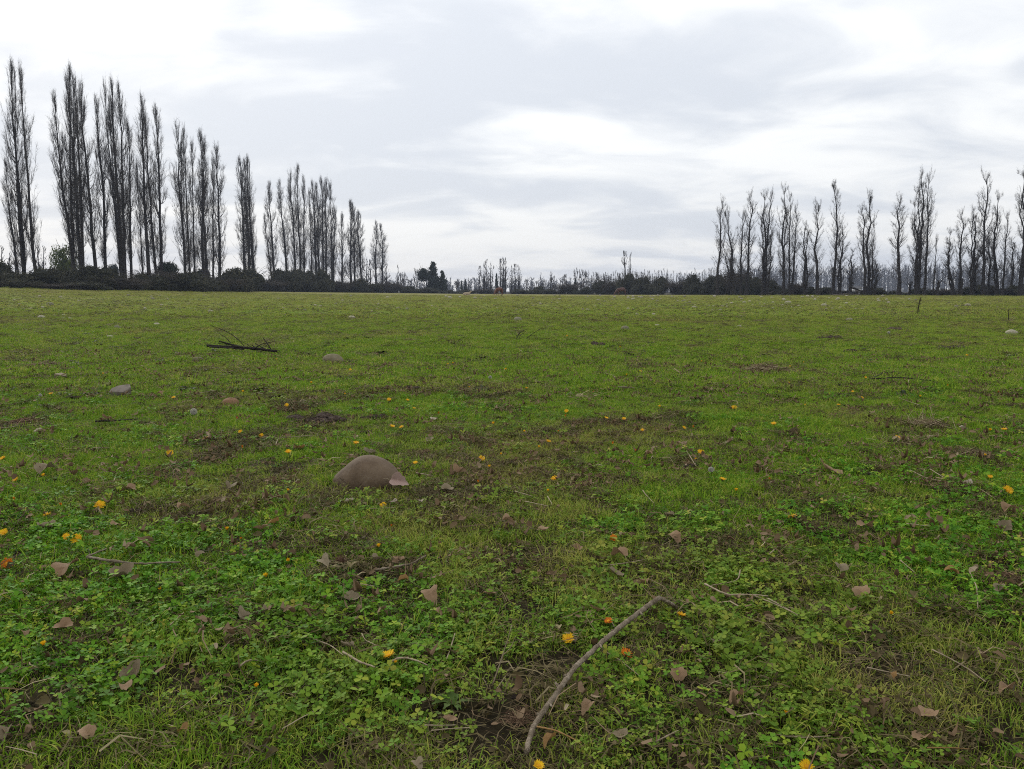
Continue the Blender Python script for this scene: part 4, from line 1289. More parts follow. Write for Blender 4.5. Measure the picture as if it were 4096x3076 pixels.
for k, (nm, pts, rp, tp, dy) in enumerate(BR):
    W = np.array([at_depth(*cb(x, y), YB + dy * (j + 1) / len(pts) * 2) for j, (x, y) in enumerate(pts)])
    mm, oo = stick_world('branch_%d' % k, W, rp * mB, rp * tp * mB, M_darkstick, 18, 0.08, 1, 6, 30 + k)
    new_obj(nm, mm, root, oo - pb)

STICKS = [([(1117, 1269), (1160, 1267), (1205, 1268)], 2.4, M_darkstick, 'dark thin stick'), ([(1927, 1391), (1970, 1395), (2019, 1402)], 2.0, M_darkstick, 'dark thin stick'), ([(2048, 1400), (2075, 1399), (2097, 1409)], 2.2, M_palestick, 'pale dry stalk'), ([(2414, 1493), (2445, 1498), (2467, 1513)], 2.6, M_palestick, 'pale dry stalk'),
          ([(2472, 1547), (2520, 1550), (2566, 1555)], 3.2, M_stick, 'grey stick'), ([(2520, 1368), (2562, 1370)], 2.0, M_palestick, 'pale dry stalk'), ([(2733, 1506), (2807, 1506)], 1.8, M_darkstick, 'dark thin stick'), ([(2830, 1543), (2890, 1542), (2941, 1544)], 2.0, M_darkstick, 'dark thin stick'), ([(3308, 1306), (3361, 1305)], 3.2, M_darkstick, 'dark thin stick'),
          ([(3970, 1553), (4049, 1562)], 2.6, M_darkstick, 'dark thin stick'), ([(3588, 1585), (3614, 1599), (3678, 1620)], 2.0, M_palestick, 'pale dry stalk'), ([(380, 1685), (460, 1682), (551, 1676)], 4.4, M_darkstick, 'dark thin stick'), ([(0, 1713), (40, 1710), (79, 1702)], 4.4, M_stick, 'grey stick'),
          ([(1103, 1778), (1114, 1750), (1180, 1747), (1251, 1741)], 2.2, M_palestick, 'pale dry stalk'), ([(1501, 2280), (1570, 2268), (1640, 2257), (1704, 2223)], 5.5, M_stick, 'grey stick'), ([(2747, 1804), (2784, 1864)], 2.5, M_palestick, 'pale dry stalk'), ([(2571, 1961), (2580, 1975), (2615, 2012)], 2.5, M_palestick, 'pale dry stalk'),
          ([(2441, 2260), (2520, 2250), (2599, 2234)], 3.0, M_palestick, 'pale dry stalk'), ([(963, 2662), (985, 2645), (1012, 2638), (1045, 2646)], 5.5, M_palestick, 'pale curved root'), ([(1255, 2556), (1322, 2581), (1372, 2620)], 3.0, M_palestick, 'pale dry stalk'), ([(1372, 2608), (1437, 2648), (1499, 2668)], 6.5, M_palestick, 'pale thick stalk'),
          ([(1566, 2645), (1590, 2633), (1621, 2630), (1670, 2643), (1720, 2665)], 5.0, M_palestick, 'pale curved root'), ([(1447, 2533), (1460, 2560), (1504, 2581)], 2.6, M_palestick, 'pale dry stalk'), ([(1820, 2533), (1803, 2590), (1787, 2635)], 3.4, M_palestick, 'pale dry stalk'), ([(1128, 2916), (1203, 2872), (1273, 2837)], 3.2, M_palestick, 'pale dry stalk'),
          ([(1700, 2901), (1760, 2902), (1822, 2900)], 3.6, M_palestick, 'pale dry stalk'), ([(1726, 2922), (1800, 2915), (1880, 2910)], 3.0, M_palestick, 'pale dry stalk'), ([(2147, 2906), (2222, 2921), (2326, 2971)], 4.6, M_leaforange, 'reddish dead stalk'), ([(2625, 2966), (2714, 2921)], 4.0, M_palestick, 'pale dry stalk'), ([(2410, 2600), (2480, 2640), (2560, 2705)], 3.2, M_palestick, 'pale dry stalk'),
          ([(3072, 2394), (3130, 2425), (3191, 2461)], 3.4, M_palestick, 'pale dry stalk'), ([(3728, 2598), (3818, 2643), (3880, 2680), (3942, 2727)], 3.6, M_palestick, 'pale dry stalk'), ([(3122, 2944), (3220, 2950), (3321, 2944)], 4.0, M_palestick, 'pale dry stalk'), ([(3709, 2991), (3800, 2990), (3878, 2996)], 2.8, M_leaforange, 'reddish dead stalk'),
          ([(3880, 2290), (3908, 2349), (3912, 2434)], 3.2, M_palestick, 'pale dry stalk'), ([(2190, 1985), (2205, 2010), (2208, 2020)], 2.6, M_palestick, 'pale dry stalk'), ([(2060, 1965), (2130, 1985)], 2.4, M_palestick, 'pale dry stalk'), ([(2100, 2005), (2195, 2025)], 2.8, M_palestick, 'pale dry stalk'), ([(3080, 1930), (3100, 1920)], 2.5, M_palestick, 'pale dry stalk'), ([(3720, 1876), (3775, 1910)], 2.6, M_palestick, 'pale dry stalk'),
          ([(3640, 1880), (3700, 1910), (3770, 1925)], 2.4, M_palestick, 'pale dry stalk'), ([(3625, 2094), (3720, 2105)], 2.6, M_palestick, 'pale dry stalk'), ([(3600, 2240), (3660, 2290)], 2.6, M_palestick, 'pale dry stalk'), ([(3078, 2215), (3125, 2175)], 3.0, M_palestick, 'pale dry stalk'), ([(140, 1970), (205, 1968)], 2.4, M_palestick, 'pale dry stalk'), ([(455, 1925), (472, 1880)], 2.6, M_palestick, 'pale dry stalk'),
          ([(1665, 1892), (1732, 1902)], 3.0, M_palestick, 'pale dry stalk'), ([(1575, 2030), (1480, 2035)], 2.2, M_palestick, 'pale dry stalk'), ([(2260, 2530), (2310, 2545)], 2.6, M_palestick, 'pale dry stalk'), ([(3470, 2670), (3560, 2690), (3640, 2705)], 3.6, M_palestick, 'pale dry stalk'), ([(680, 2500), (735, 2450)], 3.0, M_palestick, 'pale dry stalk'), ([(1440, 2335), (1500, 2345)], 2.4, M_palestick, 'pale dry stalk')]
for i, (pts, rp, mt, ph) in enumerate(STICKS):
    pts = list(pts)
    h = 0.032 if np.mean([q[1] for q in pts]) > 1650 else 0.026
    W = lifted(pts, [h * random.uniform(0.7, 1.5) for _ in pts])
    r = rp * mpp(float(W[:, 1].mean())) * 0.85
    mm, oo = stick_world('stick_%d' % i, W, r, r * 0.6, mt, max(8, 6 * len(pts)), 0.10, 1, 6, 60 + i)
    o = new_obj('dry_stick', mm, None, oo)
    um, vm = pts[len(pts) // 2]
    later(o, ph, um, vm, 'stick', 'loose sticks and stalks in the grass')


def stick_thing(name, label, branches, mat, h=0.02):
    p0 = None
    root = None
    for k, (nm, pts, rp) in enumerate(branches):
        W = lifted(pts, [h * random.uniform(0.8, 1.4) for _ in pts])
        r = rp * mpp(float(W[:, 1].mean()))
        mm, oo = stick_world('%s_%d' % (name, k), W, r, r * 0.55, mat, 7 * len(pts), 0.09, 1, 6, 90 + k + len(label))
        if root is None:
            root = new_obj(name, None, None, oo)
            setp(root, label, 'stick')
            p0 = oo
        new_obj(nm, mm, root, oo - p0)


stick_thing('forked_twig', 'dark forked twig lying flat right of the straw heap', [('twig', [(3479, 1515), (3604, 1510), (3725, 1522)], 3.0), ('side_twig', [(3489, 1512), (3535, 1491), (3590, 1487)], 2.2)], M_darkstick, 0.045)
stick_thing('broken_stalk', 'grey broken stalk with a bent-back piece, low on the left', [('stalk', [(347, 2227), (440, 2243), (546, 2255), (717, 2248)], 6.0), ('bent_piece', [(347, 2227), (390, 2208), (426, 2195)], 4.5)], M_stick, 0.036)
stick_thing('forked_stalk', 'pale forked dry stalk right of the kinked stick end', [('stalk', [(2819, 2335), (2870, 2362), (2913, 2379), (3000, 2378), (3072, 2384)], 4.2), ('side_stalk', [(2961, 2280), (2955, 2310), (2943, 2325), (2844, 2342)], 3.0), ('side_stalk', [(3010, 2380), (3110, 2420), (3185, 2456)], 3.0)], M_palestick, 0.036)
# thorny twig bunch in mid field
pt = ground_pt(2080, 1365)
root = new_obj('thorny_twig', None, None, pt)
setp(root, 'small bare thorny twig bunch standing in dry grass behind the middle', 'twig')
for k, (pts, rp) in enumerate([([(2066, 1360), (2070, 1340), (2090, 1322), (2110, 1316)], 1.7), ([(2075, 1362), (2085, 1335), (2100, 1330)], 1.2), ([(2105, 1355), (2130, 1335), (2165, 1313)], 1.4), ([(2068, 1345), (2058, 1332)], 1.0), ([(2120, 1342), (2150, 1340)], 1.0)]):
    W = np.array([at_depth(u, v, pt[1]) for u, v in pts])
    mm, oo = stick_world('thorn_%d' % k, W, rp * mpp(pt[1]), rp * 0.5 * mpp(pt[1]), M_darkstick, 10, 0.1, 0, 5, 120 + k)
    new_obj('twig', mm, root, oo - pt)
# dry weed stalk near the stick
pt = ground_pt(1960, 2760)
root = new_obj('dry_weed', None, None, pt)
setp(root, 'dry forked weed stalk leaning up from the grass left of the bent stick', 'weed')
for k, (pts, rp) in enumerate([([(1969, 2745), (2005, 2640), (2030, 2560), (2048, 2500)], 4.0), ([(2012, 2620), (2045, 2590), (2062, 2545)], 2.4), ([(1955, 2760), (1940, 2725), (1930, 2712)], 3.2), ([(1985, 2760), (2005, 2730), (2022, 2705)], 3.4), ([(1990, 2762), (2020, 2775), (2050, 2788)], 3.0)]):
    W = np.array([at_depth(u, v, pt[1] - 0.005 * k) for u, v in pts])
    mm, oo = stick_world('weed_%d' % k, W, rp * mpp(pt[1]) * 0.8, rp * 0.4 * mpp(pt[1]), M_palestick, 12, 0.08, 1, 6, 140 + k)
    new_obj('stalk', mm, root, oo - pt)


# tall dock stalk and the thin stick by the right edge
def dock(u, vb, vt, label):
    p = ground_pt(u, vb)
    h = (vb - vt) * mpp(p[1])
    root = new_obj('dock_plant', None, None, p)
    setp(root, label, 'weed')
    rg = np.random.default_rng(9)
    mb = MB()
    q = np.linspace(0, 1, 9)
    path = np.stack([h * (-0.03 + 0.16 * q ** 1.5) + 0.008 * np.sin(q * 9), 0.01 * np.cos(q * 7), q * h], -1)
    tubes(mb, path, 0.012 * (1 - 0.7 * q), 6)
    new_obj('stalk', mb.mesh('dock_stalk', M_darkstick), root)
    n = 620
    t = rg.uniform(0.08, 1.0, n) ** 0.9
    c = np.stack([np.interp(t, q, path[:, i]) for i in range(3)], -1)
    wd = np.interp(t, [0, 0.1, 0.25, 0.6, 0.9, 1], [0.18, 0.22, 0.12, 0.11, 0.07, 0.015]) * (0.65 + 0.35 * np.sin(t * 40))
    d = unit(rg.normal(0, 1, (n, 3)))
    c = c + d * wd[:, None] * rg.random(n)[:, None] * h
    t1 = unit(rg.normal(0, 1, (n, 3)))
    t2 = unit(np.cross(t1, d))
    sz = rg.uniform(0.008, 0.017, n)[:, None]
    V = np.stack([c - t1 * sz, c - t2 * sz * 0.7, c + t1 * sz, c + t2 * sz * 0.7], 1)
    m2 = MB().add(V.reshape(-1, 3), np.arange(4 * n).reshape(n, 4), np.repeat(rg.random(n), 4))
    new_obj('seed_heads', m2.mesh('dock_seeds', mat_ramp('dock_seeds', [(0.1, (0.020, 0.020, 0.010)), (0.6, (0.050, 0.042, 0.022)), (1, (0.10, 0.078, 0.040))], 20, use_rnd=0.8), False), root)


dock(3670, 1262, 1191, 'tall dry brown dock stalk standing alone, far right of the pasture')
p = ground_pt(4034, 1287)
root = new_obj('bare_stalk', None, None, p)
setp(root, 'thin bare upright stalk with pale straw at its foot, close to the right edge', 'weed')
W = np.array([at_depth(u, v, p[1]) for u, v in [(4034, 1287), (4034, 1262), (4036, 1234)]])
mm, oo = stick_world('bare_stalk', W, 1.8 * mpp(p[1]), 1.3 * mpp(p[1]), M_darkstick, 9, 0.06, 0, 5, 7)
new_obj('stalk', mm, root, oo - p)
for k, pts in enumerate([[(4036, 1286), (4045, 1272), (4056, 1264)], [(4038, 1287), (4052, 1278), (4058, 1270)], [(4030, 1287), (4026, 1280)]]):
    W = np.array([at_depth(u, v, p[1]) for u, v in pts])
    mm, oo = stick_world('straw_blade_%d' % k, W, 1.0 * mpp(p[1]), 0.6 * mpp(p[1]), M_palestick, 8, 0.05, 0, 4, 8 + k)
    new_obj('straw_blade', mm, root, oo - p)


# ------------------------------------------------------------------ dead leaves
def leaf_mesh(i, mat):
    """curled fallen leaf: lobed outline, raised midrib and folds"""
    rg = np.random.default_rng(1000 + i)
    n, m = 28, 6
    a = np.linspace(0, 2 * PI, n, endpoint=False)
    lob = 1 + 0.12 * np.sin(a * 3 + rg.random() * 6) + 0.06 * np.sin(a * 7 + rg.random() * 6) + rg.normal(0, 0.035, n)
    rx, ry = 0.5 * lob * (1 + 0.15 * np.cos(a)), 0.40 * lob
    k = np.linspace(0, 1, m)[1:]
    X = np.concatenate([[0], (k[:, None] * (np.cos(a) * rx)[None]).ravel()])
    Y = np.concatenate([[0], (k[:, None] * (np.sin(a) * ry)[None]).ravel()])
    fold = rg.uniform(0.25, 0.95)
    curl = rg.uniform(0.6, 1.7) * rg.choice([-1, 1])
    Z = fold * np.abs(Y) + curl * X ** 2 * 0.6 + 0.14 * (fbm(X * 5 + i, Y * 5, i, 3) - 0.5) + 0.5 * curl * X * Y
    Z -= Z.min()
    f3 = np.stack([np.zeros(n, int), 1 + np.arange(n), 1 + (np.arange(n) + 1) % n], -1)
    idx = 1 + np.arange((m - 1) * n).reshape(m - 1, n)
    q = np.stack([idx[:-1], idx[1:], np.roll(idx[1:], -1, 1), np.roll(idx[:-1], -1, 1)], -1).reshape(-1, 4)
    mb = MB().add(np.stack([X, Y, Z], -1), [f3, q], np.clip(0.2 + np.hypot(X, Y), 0, 1))
    me = mb.mesh('leaf_%d' % i, mat)
    st = MB()
    kk = np.linspace(0, 1, 5)
    tubes(st, np.stack([-0.42 - 0.32 * kk, 0.06 * np.sin(kk * 3), 0.06 + Z.mean() * (1 - kk) * 0.5], -1), 0.012 * (1.2 - kk * 0.5), 4)
    return me, st.mesh('leaf_stalk_%d' % i, M_palestick)


LM = {k: [leaf_mesh(j + 10 * a, m) for j in range(5)] for a, (k, m) in enumerate((('b', M_leafdead), ('g', M_leafgrey), ('o', M_leaforange), ('c', M_leafcream)))}
LNM = {'b': 'curled pinkish-brown dead leaf', 'g': 'greyish dead leaf', 'o': 'orange-brown dead leaf', 'c': 'cream bleached dead leaf'}
LEAVES = [(185, 1880, 68, 'g'), (514, 1954, 58, 'b'), (731, 2035, 40, 'b'), (458, 2100, 38, 'b'), (194, 2100, 58, 'g'), (801, 2218, 34, 'g'), (264, 2267, 94, 'b'), (477, 2290, 90, 'g'), (153, 1721, 32, 'c'), (430, 1672, 32, 'b'), (917, 1947, 52, 'g'), (942, 2178, 24, 'o'),
          (1207, 1787, 38, 'o'), (1209, 1829, 34, 'g'), (1480, 1805, 42, 'c'), (1394, 2003, 32, 'c'), (1575, 2003, 28, 'c'), (1686, 2003, 32, 'c'), (1783, 1949, 54, 'g'), (1834, 1882, 50, 'b'), (1049, 2107, 60, 'b'), (1098, 2095, 42, 'o'), (2024, 2095, 54, 'b'), (1718, 1753, 36, 'g'), (1503, 2230, 54, 'g'), (1598, 2234, 42, 'b'), (1297, 2239, 60, 'g'),
          (2599, 1822, 30, 'b'), (2914, 1764, 46, 'g'), (2682, 2056, 34, 'g'), (2180, 2114, 62, 'b'), (2696, 2146, 62, 'b'), (2479, 2234, 72, 'b'), (2460, 2285, 68, 'g'), (2307, 2188, 38, 'b'), (3317, 1873, 92, 'b'), (3465, 2098, 62, 'b'), (4040, 2044, 52, 'b'), (3174, 1723, 56, 'g'), (3854, 1713, 32, 'c'), (3808, 2285, 48, 'o'), (3359, 2267, 60, 'g'), (3868, 1933, 36, 'c'), (3586, 1806, 28, 'g'), (4016, 2105, 62, 'g'),
          (258, 2494, 74, 'b'), (497, 2740, 62, 'b'), (522, 2688, 82, 'g'), (348, 2931, 74, 'b'), (741, 2921, 52, 'o'), (30, 2926, 64, 'g'), (99, 2528, 38, 'b'), (975, 2459, 62, 'g'), (1725, 2374, 78, 'b'), (1399, 2387, 66, 'g'), (1959, 2369, 54, 'b'), (1616, 2320, 38, 'o'), (1054, 2444, 62, 'g'), (1745, 2449, 44, 'b'), (1392, 2578, 48, 'g'), (1790, 2872, 58, 'b'), (1670, 3050, 54, 'g'),
          (2356, 2827, 58, 'b'), (2714, 2698, 76, 'b'), (2575, 2325, 48, 'b'), (2391, 2434, 62, 'b'), (2864, 2568, 48, 'g'), (2958, 2797, 62, 'b'), (2481, 2931, 62, 'g'), (2212, 2961, 62, 'o'), (3718, 2852, 88, 'b'), (3699, 2946, 82, 'b'), (4032, 2767, 62, 'b'), (3450, 2369, 76, 'b'), (4002, 2349, 52, 'g'), (3569, 2698, 32, 'o'), (1735, 1672, 36, 'c'), (640, 1578, 22, 'b'), (245, 1502, 44, 'c'), (2300, 2560, 30, 'g')]
for i, (u, v, wp, k) in enumerate(LEAVES):
    p = lifted([(u, v + wp * 0.12)], [0.028])[0]
    s = wp * mpp(p[1]) * 1.08
    mm, st = LM[k][i % 5]
    o = new_obj('dead_leaf', mm, None, p - np.array([0, 0, s * 0.05]), (random.uniform(-0.25, 0.45), random.uniform(-0.4, 0.4), random.uniform(0, 6.28)), s)
    new_obj('leaf_stalk', st, o)
    later(o, LNM[k], u, v, 'leaf', 'dead leaves lying in the grass')
# the leaf leaning on the large stone
pl = at_depth(1586, 1926, YS - 0.112)
lpm = LM['b'][2][0].copy()
lpm.materials.clear()
lpm.materials.append(mat_ramp('pink_dead_leaf', [(0.2, (0.22, 0.135, 0.105)), (0.5, (0.34, 0.235, 0.195)), (0.85, (0.46, 0.36, 0.31))], 60, rough=0.7, use_rnd=0.25))
o = new_obj('dead_leaf', lpm, None, pl, (math.radians(62), 0.25, math.radians(14)), (0.078, 0.072, 0.05))
new_obj('leaf_stalk', LM['b'][0][1], o)
setp(o, 'pinkish dead leaf leaning against the right flank of the large stone', 'leaf')


# ------------------------------------------------------------------ flowers
def flower_kit(seed, mat, n=19, lift=0.35, open_=1.0):
    rg = np.random.default_rng(seed)
    pet, disc, stem = MB(), MB(), MB()
    for row in range(2):
        a = np.linspace(0, 2 * PI, n, endpoint=False) + row * PI / n + rg.normal(0, 0.05, n)
        L = (0.5 - 0.07 * row) * rg.uniform(0.85, 1.08, n)
        el = np.clip(lift + 0.22 * row + rg.normal(0, 0.10, n) + (1 - open_) * 0.8, -0.2, 1.45)
        wd = 0.060
        for j in range(n):
            d = np.array([math.cos(a[j]) * math.cos(el[j]), math.sin(a[j]) * math.cos(el[j]), math.sin(el[j])])
            t = np.array([-math.sin(a[j]), math.cos(a[j]), 0])
            up = np.cross(d, t)
            b = d * 0.10
            V = [b - t * wd * 0.5, b + t * wd * 0.5, d * L[j] * 0.65 + t * wd - up * 0.03, d * L[j] - up * -0.01 + t * wd * 0.35, d * L[j] - t * wd * 0.35, d * L[j] * 0.65 - t * wd - up * 0.03]
            pet.add(V, np.array([[0, 1, 2, 5], [5, 2, 3, 4]]), rg.random())
    T, Pp = np.meshgrid(np.linspace(0, PI / 2, 4), np.linspace(0, 2 * PI, 9)[:-1], indexing='ij')
    V = np.stack([0.17 * np.sin(T) * np.cos(Pp), 0.17 * np.sin(T) * np.sin(Pp), 0.05 + 0.09 * np.cos(T)], -1)
    idx = np.arange(32).reshape(4, 8)
    disc.add(V.reshape(-1, 3), np.stack([idx[:-1], idx[1:], np.roll(idx[1:], -1, 1), np.roll(idx[:-1], -1, 1)], -1).reshape(-1, 4))
    q = np.linspace(0, 1, 5)
    tubes(stem, np.stack([0.10 * np.sin(q * 2), 0.05 * q, -1.1 * q], -1), 0.035 + 0 * q, 5)
    tubes(stem, np.stack([0 * q, 0 * q, 0.05 - 0.16 * q], -1), 0.11 * (1 - 0.6 * q), 7)
    return pet.mesh('petals', mat), disc.mesh('disc', M_disc), stem.mesh('stem', M_stem)


FK = {'y': [flower_kit(j, M_petal_y, 19, 0.30) for j in range(3)], 's': [flower_kit(10 + j, M_petal_y, 15, 0.55, 0.6) for j in range(2)], 'o': [flower_kit(20 + j, M_petal_o, 15, 0.75, 0.5) for j in range(2)], 'O': [flower_kit(30, M_petal_o, 21, 0.30)]}
FNM = {'y': 'open yellow flower', 's': 'small half-open yellow flower', 'o': 'closed orange flower', 'O': 'open orange flower'}
FL = [(204, 1576, 20, 'y'), (694, 1591, 18, 'y'), (972, 1567, 14, 's'), (412, 1496, 12, 's'), (1401, 1480, 14, 'y'), (1244, 1532, 14, 's'), (1380, 1577, 13, 's'), (1147, 1621, 18, 'y'), (1556, 1599, 20, 'y'), (1630, 1601, 16, 'y'), (1656, 1634, 16, 'y'), (1811, 1453, 12, 's'), (1792, 1457, 12, 's'), (2024, 1478, 13, 's'), (1107, 1439, 11, 's'), (1711, 1478, 10, 's'), (1876, 1549, 10, 's'),
      (2268, 1345, 11, 's'), (2562, 1486, 13, 'y'), (2506, 1500, 11, 's'), (2106, 1555, 15, 's'), (2374, 1570, 13, 'o'), (2937, 1631, 24, 'y'), (2266, 1645, 19, 'y'), (2640, 1627, 15, 's'), (2481, 1389, 10, 's'), (2805, 1446, 10, 's'), (3868, 1422, 14, 'y'), (3159, 1467, 12, 's'), (3462, 1511, 14, 'y'), (3155, 1532, 11, 's'), (3790, 1543, 14, 'o'), (3410, 1567, 14, 'y'), (3448, 1591, 15, 'y'), (3681, 1586, 12, 's'), (3354, 1620, 17, 'y'), (3220, 1621, 12, 's'), (3215, 1451, 10, 's'), (3993, 1569, 13, 'o'),
      (680, 1813, 30, 'y'), (822, 1754, 26, 'y'), (961, 1727, 19, 'y'), (947, 1674, 15, 'o'), (970, 1790, 17, 'o'), (12, 1834, 26, 'y'), (176, 1903, 22, 's'), (62, 1920, 27, 'y'), (58, 1997, 20, 'o'), (246, 2019, 20, 'o'), (400, 2022, 44, 'y'), (187, 2061, 34, 'y'), (16, 2131, 36, 'y'), (264, 2148, 34, 'y'), (306, 2157, 46, 'y'), (28, 2257, 52, 'O'), (907, 2118, 24, 's'), (963, 2155, 14, 'o'),
      (1046, 1743, 22, 'y'), (1153, 1808, 27, 'y'), (1424, 1773, 27, 'y'), (1569, 1707, 24, 'y'), (1606, 1709, 20, 'y'), (1755, 1654, 15, 'o'), (1973, 1695, 18, 's'), (1927, 1835, 30, 'y'), (1958, 1868, 20, 's'), (1662, 1853, 24, 'y'), (1913, 1928, 18, 'o'), (1151, 1962, 18, 's'), (1533, 2022, 30, 'y'), (1566, 2104, 16, 'o'), (1515, 2186, 26, 's'), (1155, 2243, 24, 's'), (2003, 1817, 14, 's'),
      (2261, 1665, 14, 'o'), (2425, 1673, 19, 'y'), (2496, 1676, 19, 'y'), (2570, 1721, 18, 'y'), (2097, 1727, 15, 's'), (2233, 1729, 16, 'o'), (2193, 1767, 26, 'y'), (2155, 1789, 16, 's'), (2451, 1775, 18, 'o'), (2543, 1804, 15, 'o'), (2736, 1711, 17, 'y'), (2773, 1709, 15, 'o'), (2802, 1811, 32, 'y'), (2782, 1839, 17, 's'), (2218, 1915, 32, 'y'), (2192, 1964, 18, 's'), (2890, 1919, 32, 'y'), (2945, 1962, 22, 's'), (2453, 2153, 34, 'O'),
      (3095, 1696, 24, 'y'), (3590, 1750, 24, 'y'), (4016, 1719, 26, 'y'), (3959, 1721, 18, 's'), (3939, 1821, 15, 's'), (3961, 1908, 22, 'y'), (4030, 1962, 42, 'y'), (3170, 2067, 38, 'y'), (3080, 1919, 18, 'o'), (642, 2357, 20, 's'), (174, 2579, 34, 's'), (1064, 2305, 30, 's'), (1554, 2624, 62, 'y'), (1581, 2650, 22, 's'), (1024, 2746, 30, 's'), (2274, 2558, 56, 'y'), (2433, 2485, 36, 'O'), (2724, 2461, 42, 'y'), (2503, 2615, 52, 'O'), (2155, 3064, 50, 'y'), (3562, 2454, 24, 's'), (3226, 3068, 62, 'y'), (3147, 2851, 30, 's')]
for i, (u, v, wp, k) in enumerate(FL):
    p = lifted([(u, v)], [0.032 if v > 1900 else 0.042])[0]
    s = wp * mpp(p[1]) * 1.08
    kit = FK[k][i % len(FK[k])]
    tiltx = random.uniform(0.25, 0.75) if k in 'yO' else random.uniform(-0.1, 0.5)
    if k == 'y' and i % 5 == 0:
        tiltx = 0.05
    o = new_obj('daisy_flower', None, None, p, (tiltx, random.uniform(-0.35, 0.35), random.uniform(-0.5, 0.5)), s)
    new_obj('petals', kit[0], o)
    new_obj('disc', kit[1], o)
    new_obj('stem', kit[2], o)
    later(o, FNM[k], u, v, 'flower', 'yellow and orange flowers in the grass')


def puff_mesh():
    rg = np.random.default_rng(55)
    n = 240
    d = unit(rg.normal(0, 1, (n, 3)))
    mb = MB()
    tubes(mb, np.stack([d * 0.06, d * 0.46], 1), np.tile([[0.008, 0.008]], (n, 1)), 3)
    t1 = unit(np.cross(d, rg.normal(0, 1, (n, 3))))
    t2 = np.cross(d, t1)
    e = d * 0.46
    for t in (t1, t2, t1 + t2, t1 - t2):
        t = unit(t)
        V = np.stack([e - t * 0.11 + d * 0.05, e + d * 0.00 + np.cross(d, t) * 0.02, e + t * 0.11 + d * 0.05], 1)
        mb.add(V.reshape(-1, 3), np.arange(3 * n).reshape(n, 3))
    return mb.mesh('seed_puff', M_fluff, False)


PUFF = puff_mesh()
PSTEM = tubes(MB(), np.stack([0.1 * np.sin(np.linspace(0, 2, 6)), 0 * np.linspace(0, 1, 6), -np.linspace(0, 1, 6) * 2.0], -1), 0.03 + np.zeros(6), 5).mesh('puff_stem', M_stem)
for u, v, wp in [(1961, 1509, 14), (775, 1647, 26), (2844, 1878, 22), (161, 1581, 13), (3555, 1330, 10)]:
    p = lifted([(u, v)], [0.05])[0]
    o = new_obj('dandelion_clock', None, None, p, (0.1, 0.1, 0), wp * mpp(p[1]))
    new_obj('seed_head', PUFF, o)
    new_obj('stem', PSTEM, o)
    later(o, 'round white dandelion seed head', u, v, 'flower', 'dandelion seed heads')


def burr_mesh():
    rg = np.random.default_rng(56)
    n = 260
    d = unit(rg.normal(0, 1, (n, 3)))
    mb = MB()
    tubes(mb, np.stack([d * 0.2, d * rg.uniform(0.4, 0.55, n)[:, None] + rg.normal(0, 0.03, (n, 3))], 1), np.tile([[0.014, 0.004]], (n, 1)), 3)
    T, Pp = np.meshgrid(np.linspace(0, PI, 7), np.linspace(0, 2 * PI, 11)[:-1], indexing='ij')
    V = 0.27 * np.stack([np.sin(T) * np.cos(Pp), np.sin(T) * np.sin(Pp), np.cos(T)], -1)
    idx = np.arange(70).reshape(7, 10)
    mb.add(V.reshape(-1, 3), np.stack([idx[:-1], idx[1:], np.roll(idx[1:], -1, 1), np.roll(idx[:-1], -1, 1)], -1).reshape(-1, 4), 0.1)
    return mb.mesh('burr', M_straw_red)


BURR = burr_mesh()
for u, v, wp, lab in [(1363, 2245, 58, 'dark brown spiny seed burr in front of the large stone'), (1710, 2618, 62, 'small spiny reddish burr right of the big yellow foreground flower')]:
    p = lifted([(u, v)], [0.016])[0]
    o = new_obj('seed_burr', BURR, None, p, (0.4, 0.2, 1.0), wp * mpp(p[1]))
    setp(o, lab, 'burr')

settle_labels()


# ------------------------------------------------------------------ animals
def skin_body(name, verts, edges, radii, mat, sub=2):
    me = bpy.data.meshes.new(name + '_skeleton')
    me.from_pydata(verts, edges, [])
    ob = bpy.data.objects.new(name + '_tmp', me)
    COL.objects.link(ob)
    ob.modifiers.new('skin', 'SKIN')
    sd = ob.modifiers.new('sub', 'SUBSURF')
    sd.levels = sd.render_levels = sub
    for i, r in enumerate(radii):
        r = (r, r) if np.isscalar(r) else r
        me.skin_vertices[0].data[i].radius = r
        me.skin_vertices[0].data[i].use_root = (i == 0)
    dg = bpy.context.evaluated_depsgraph_get()
    ev = ob.evaluated_get(dg)
    out = bpy.data.meshes.new_from_object(ev)
    out.name = name
    bpy.data.objects.remove(ob)
    out.materials.clear()
    out.materials.append(mat)
    out.polygons.foreach_set('use_smooth', np.full(len(out.polygons), True))
    a = out.attributes.new('rnd', 'FLOAT', 'POINT')
    return out


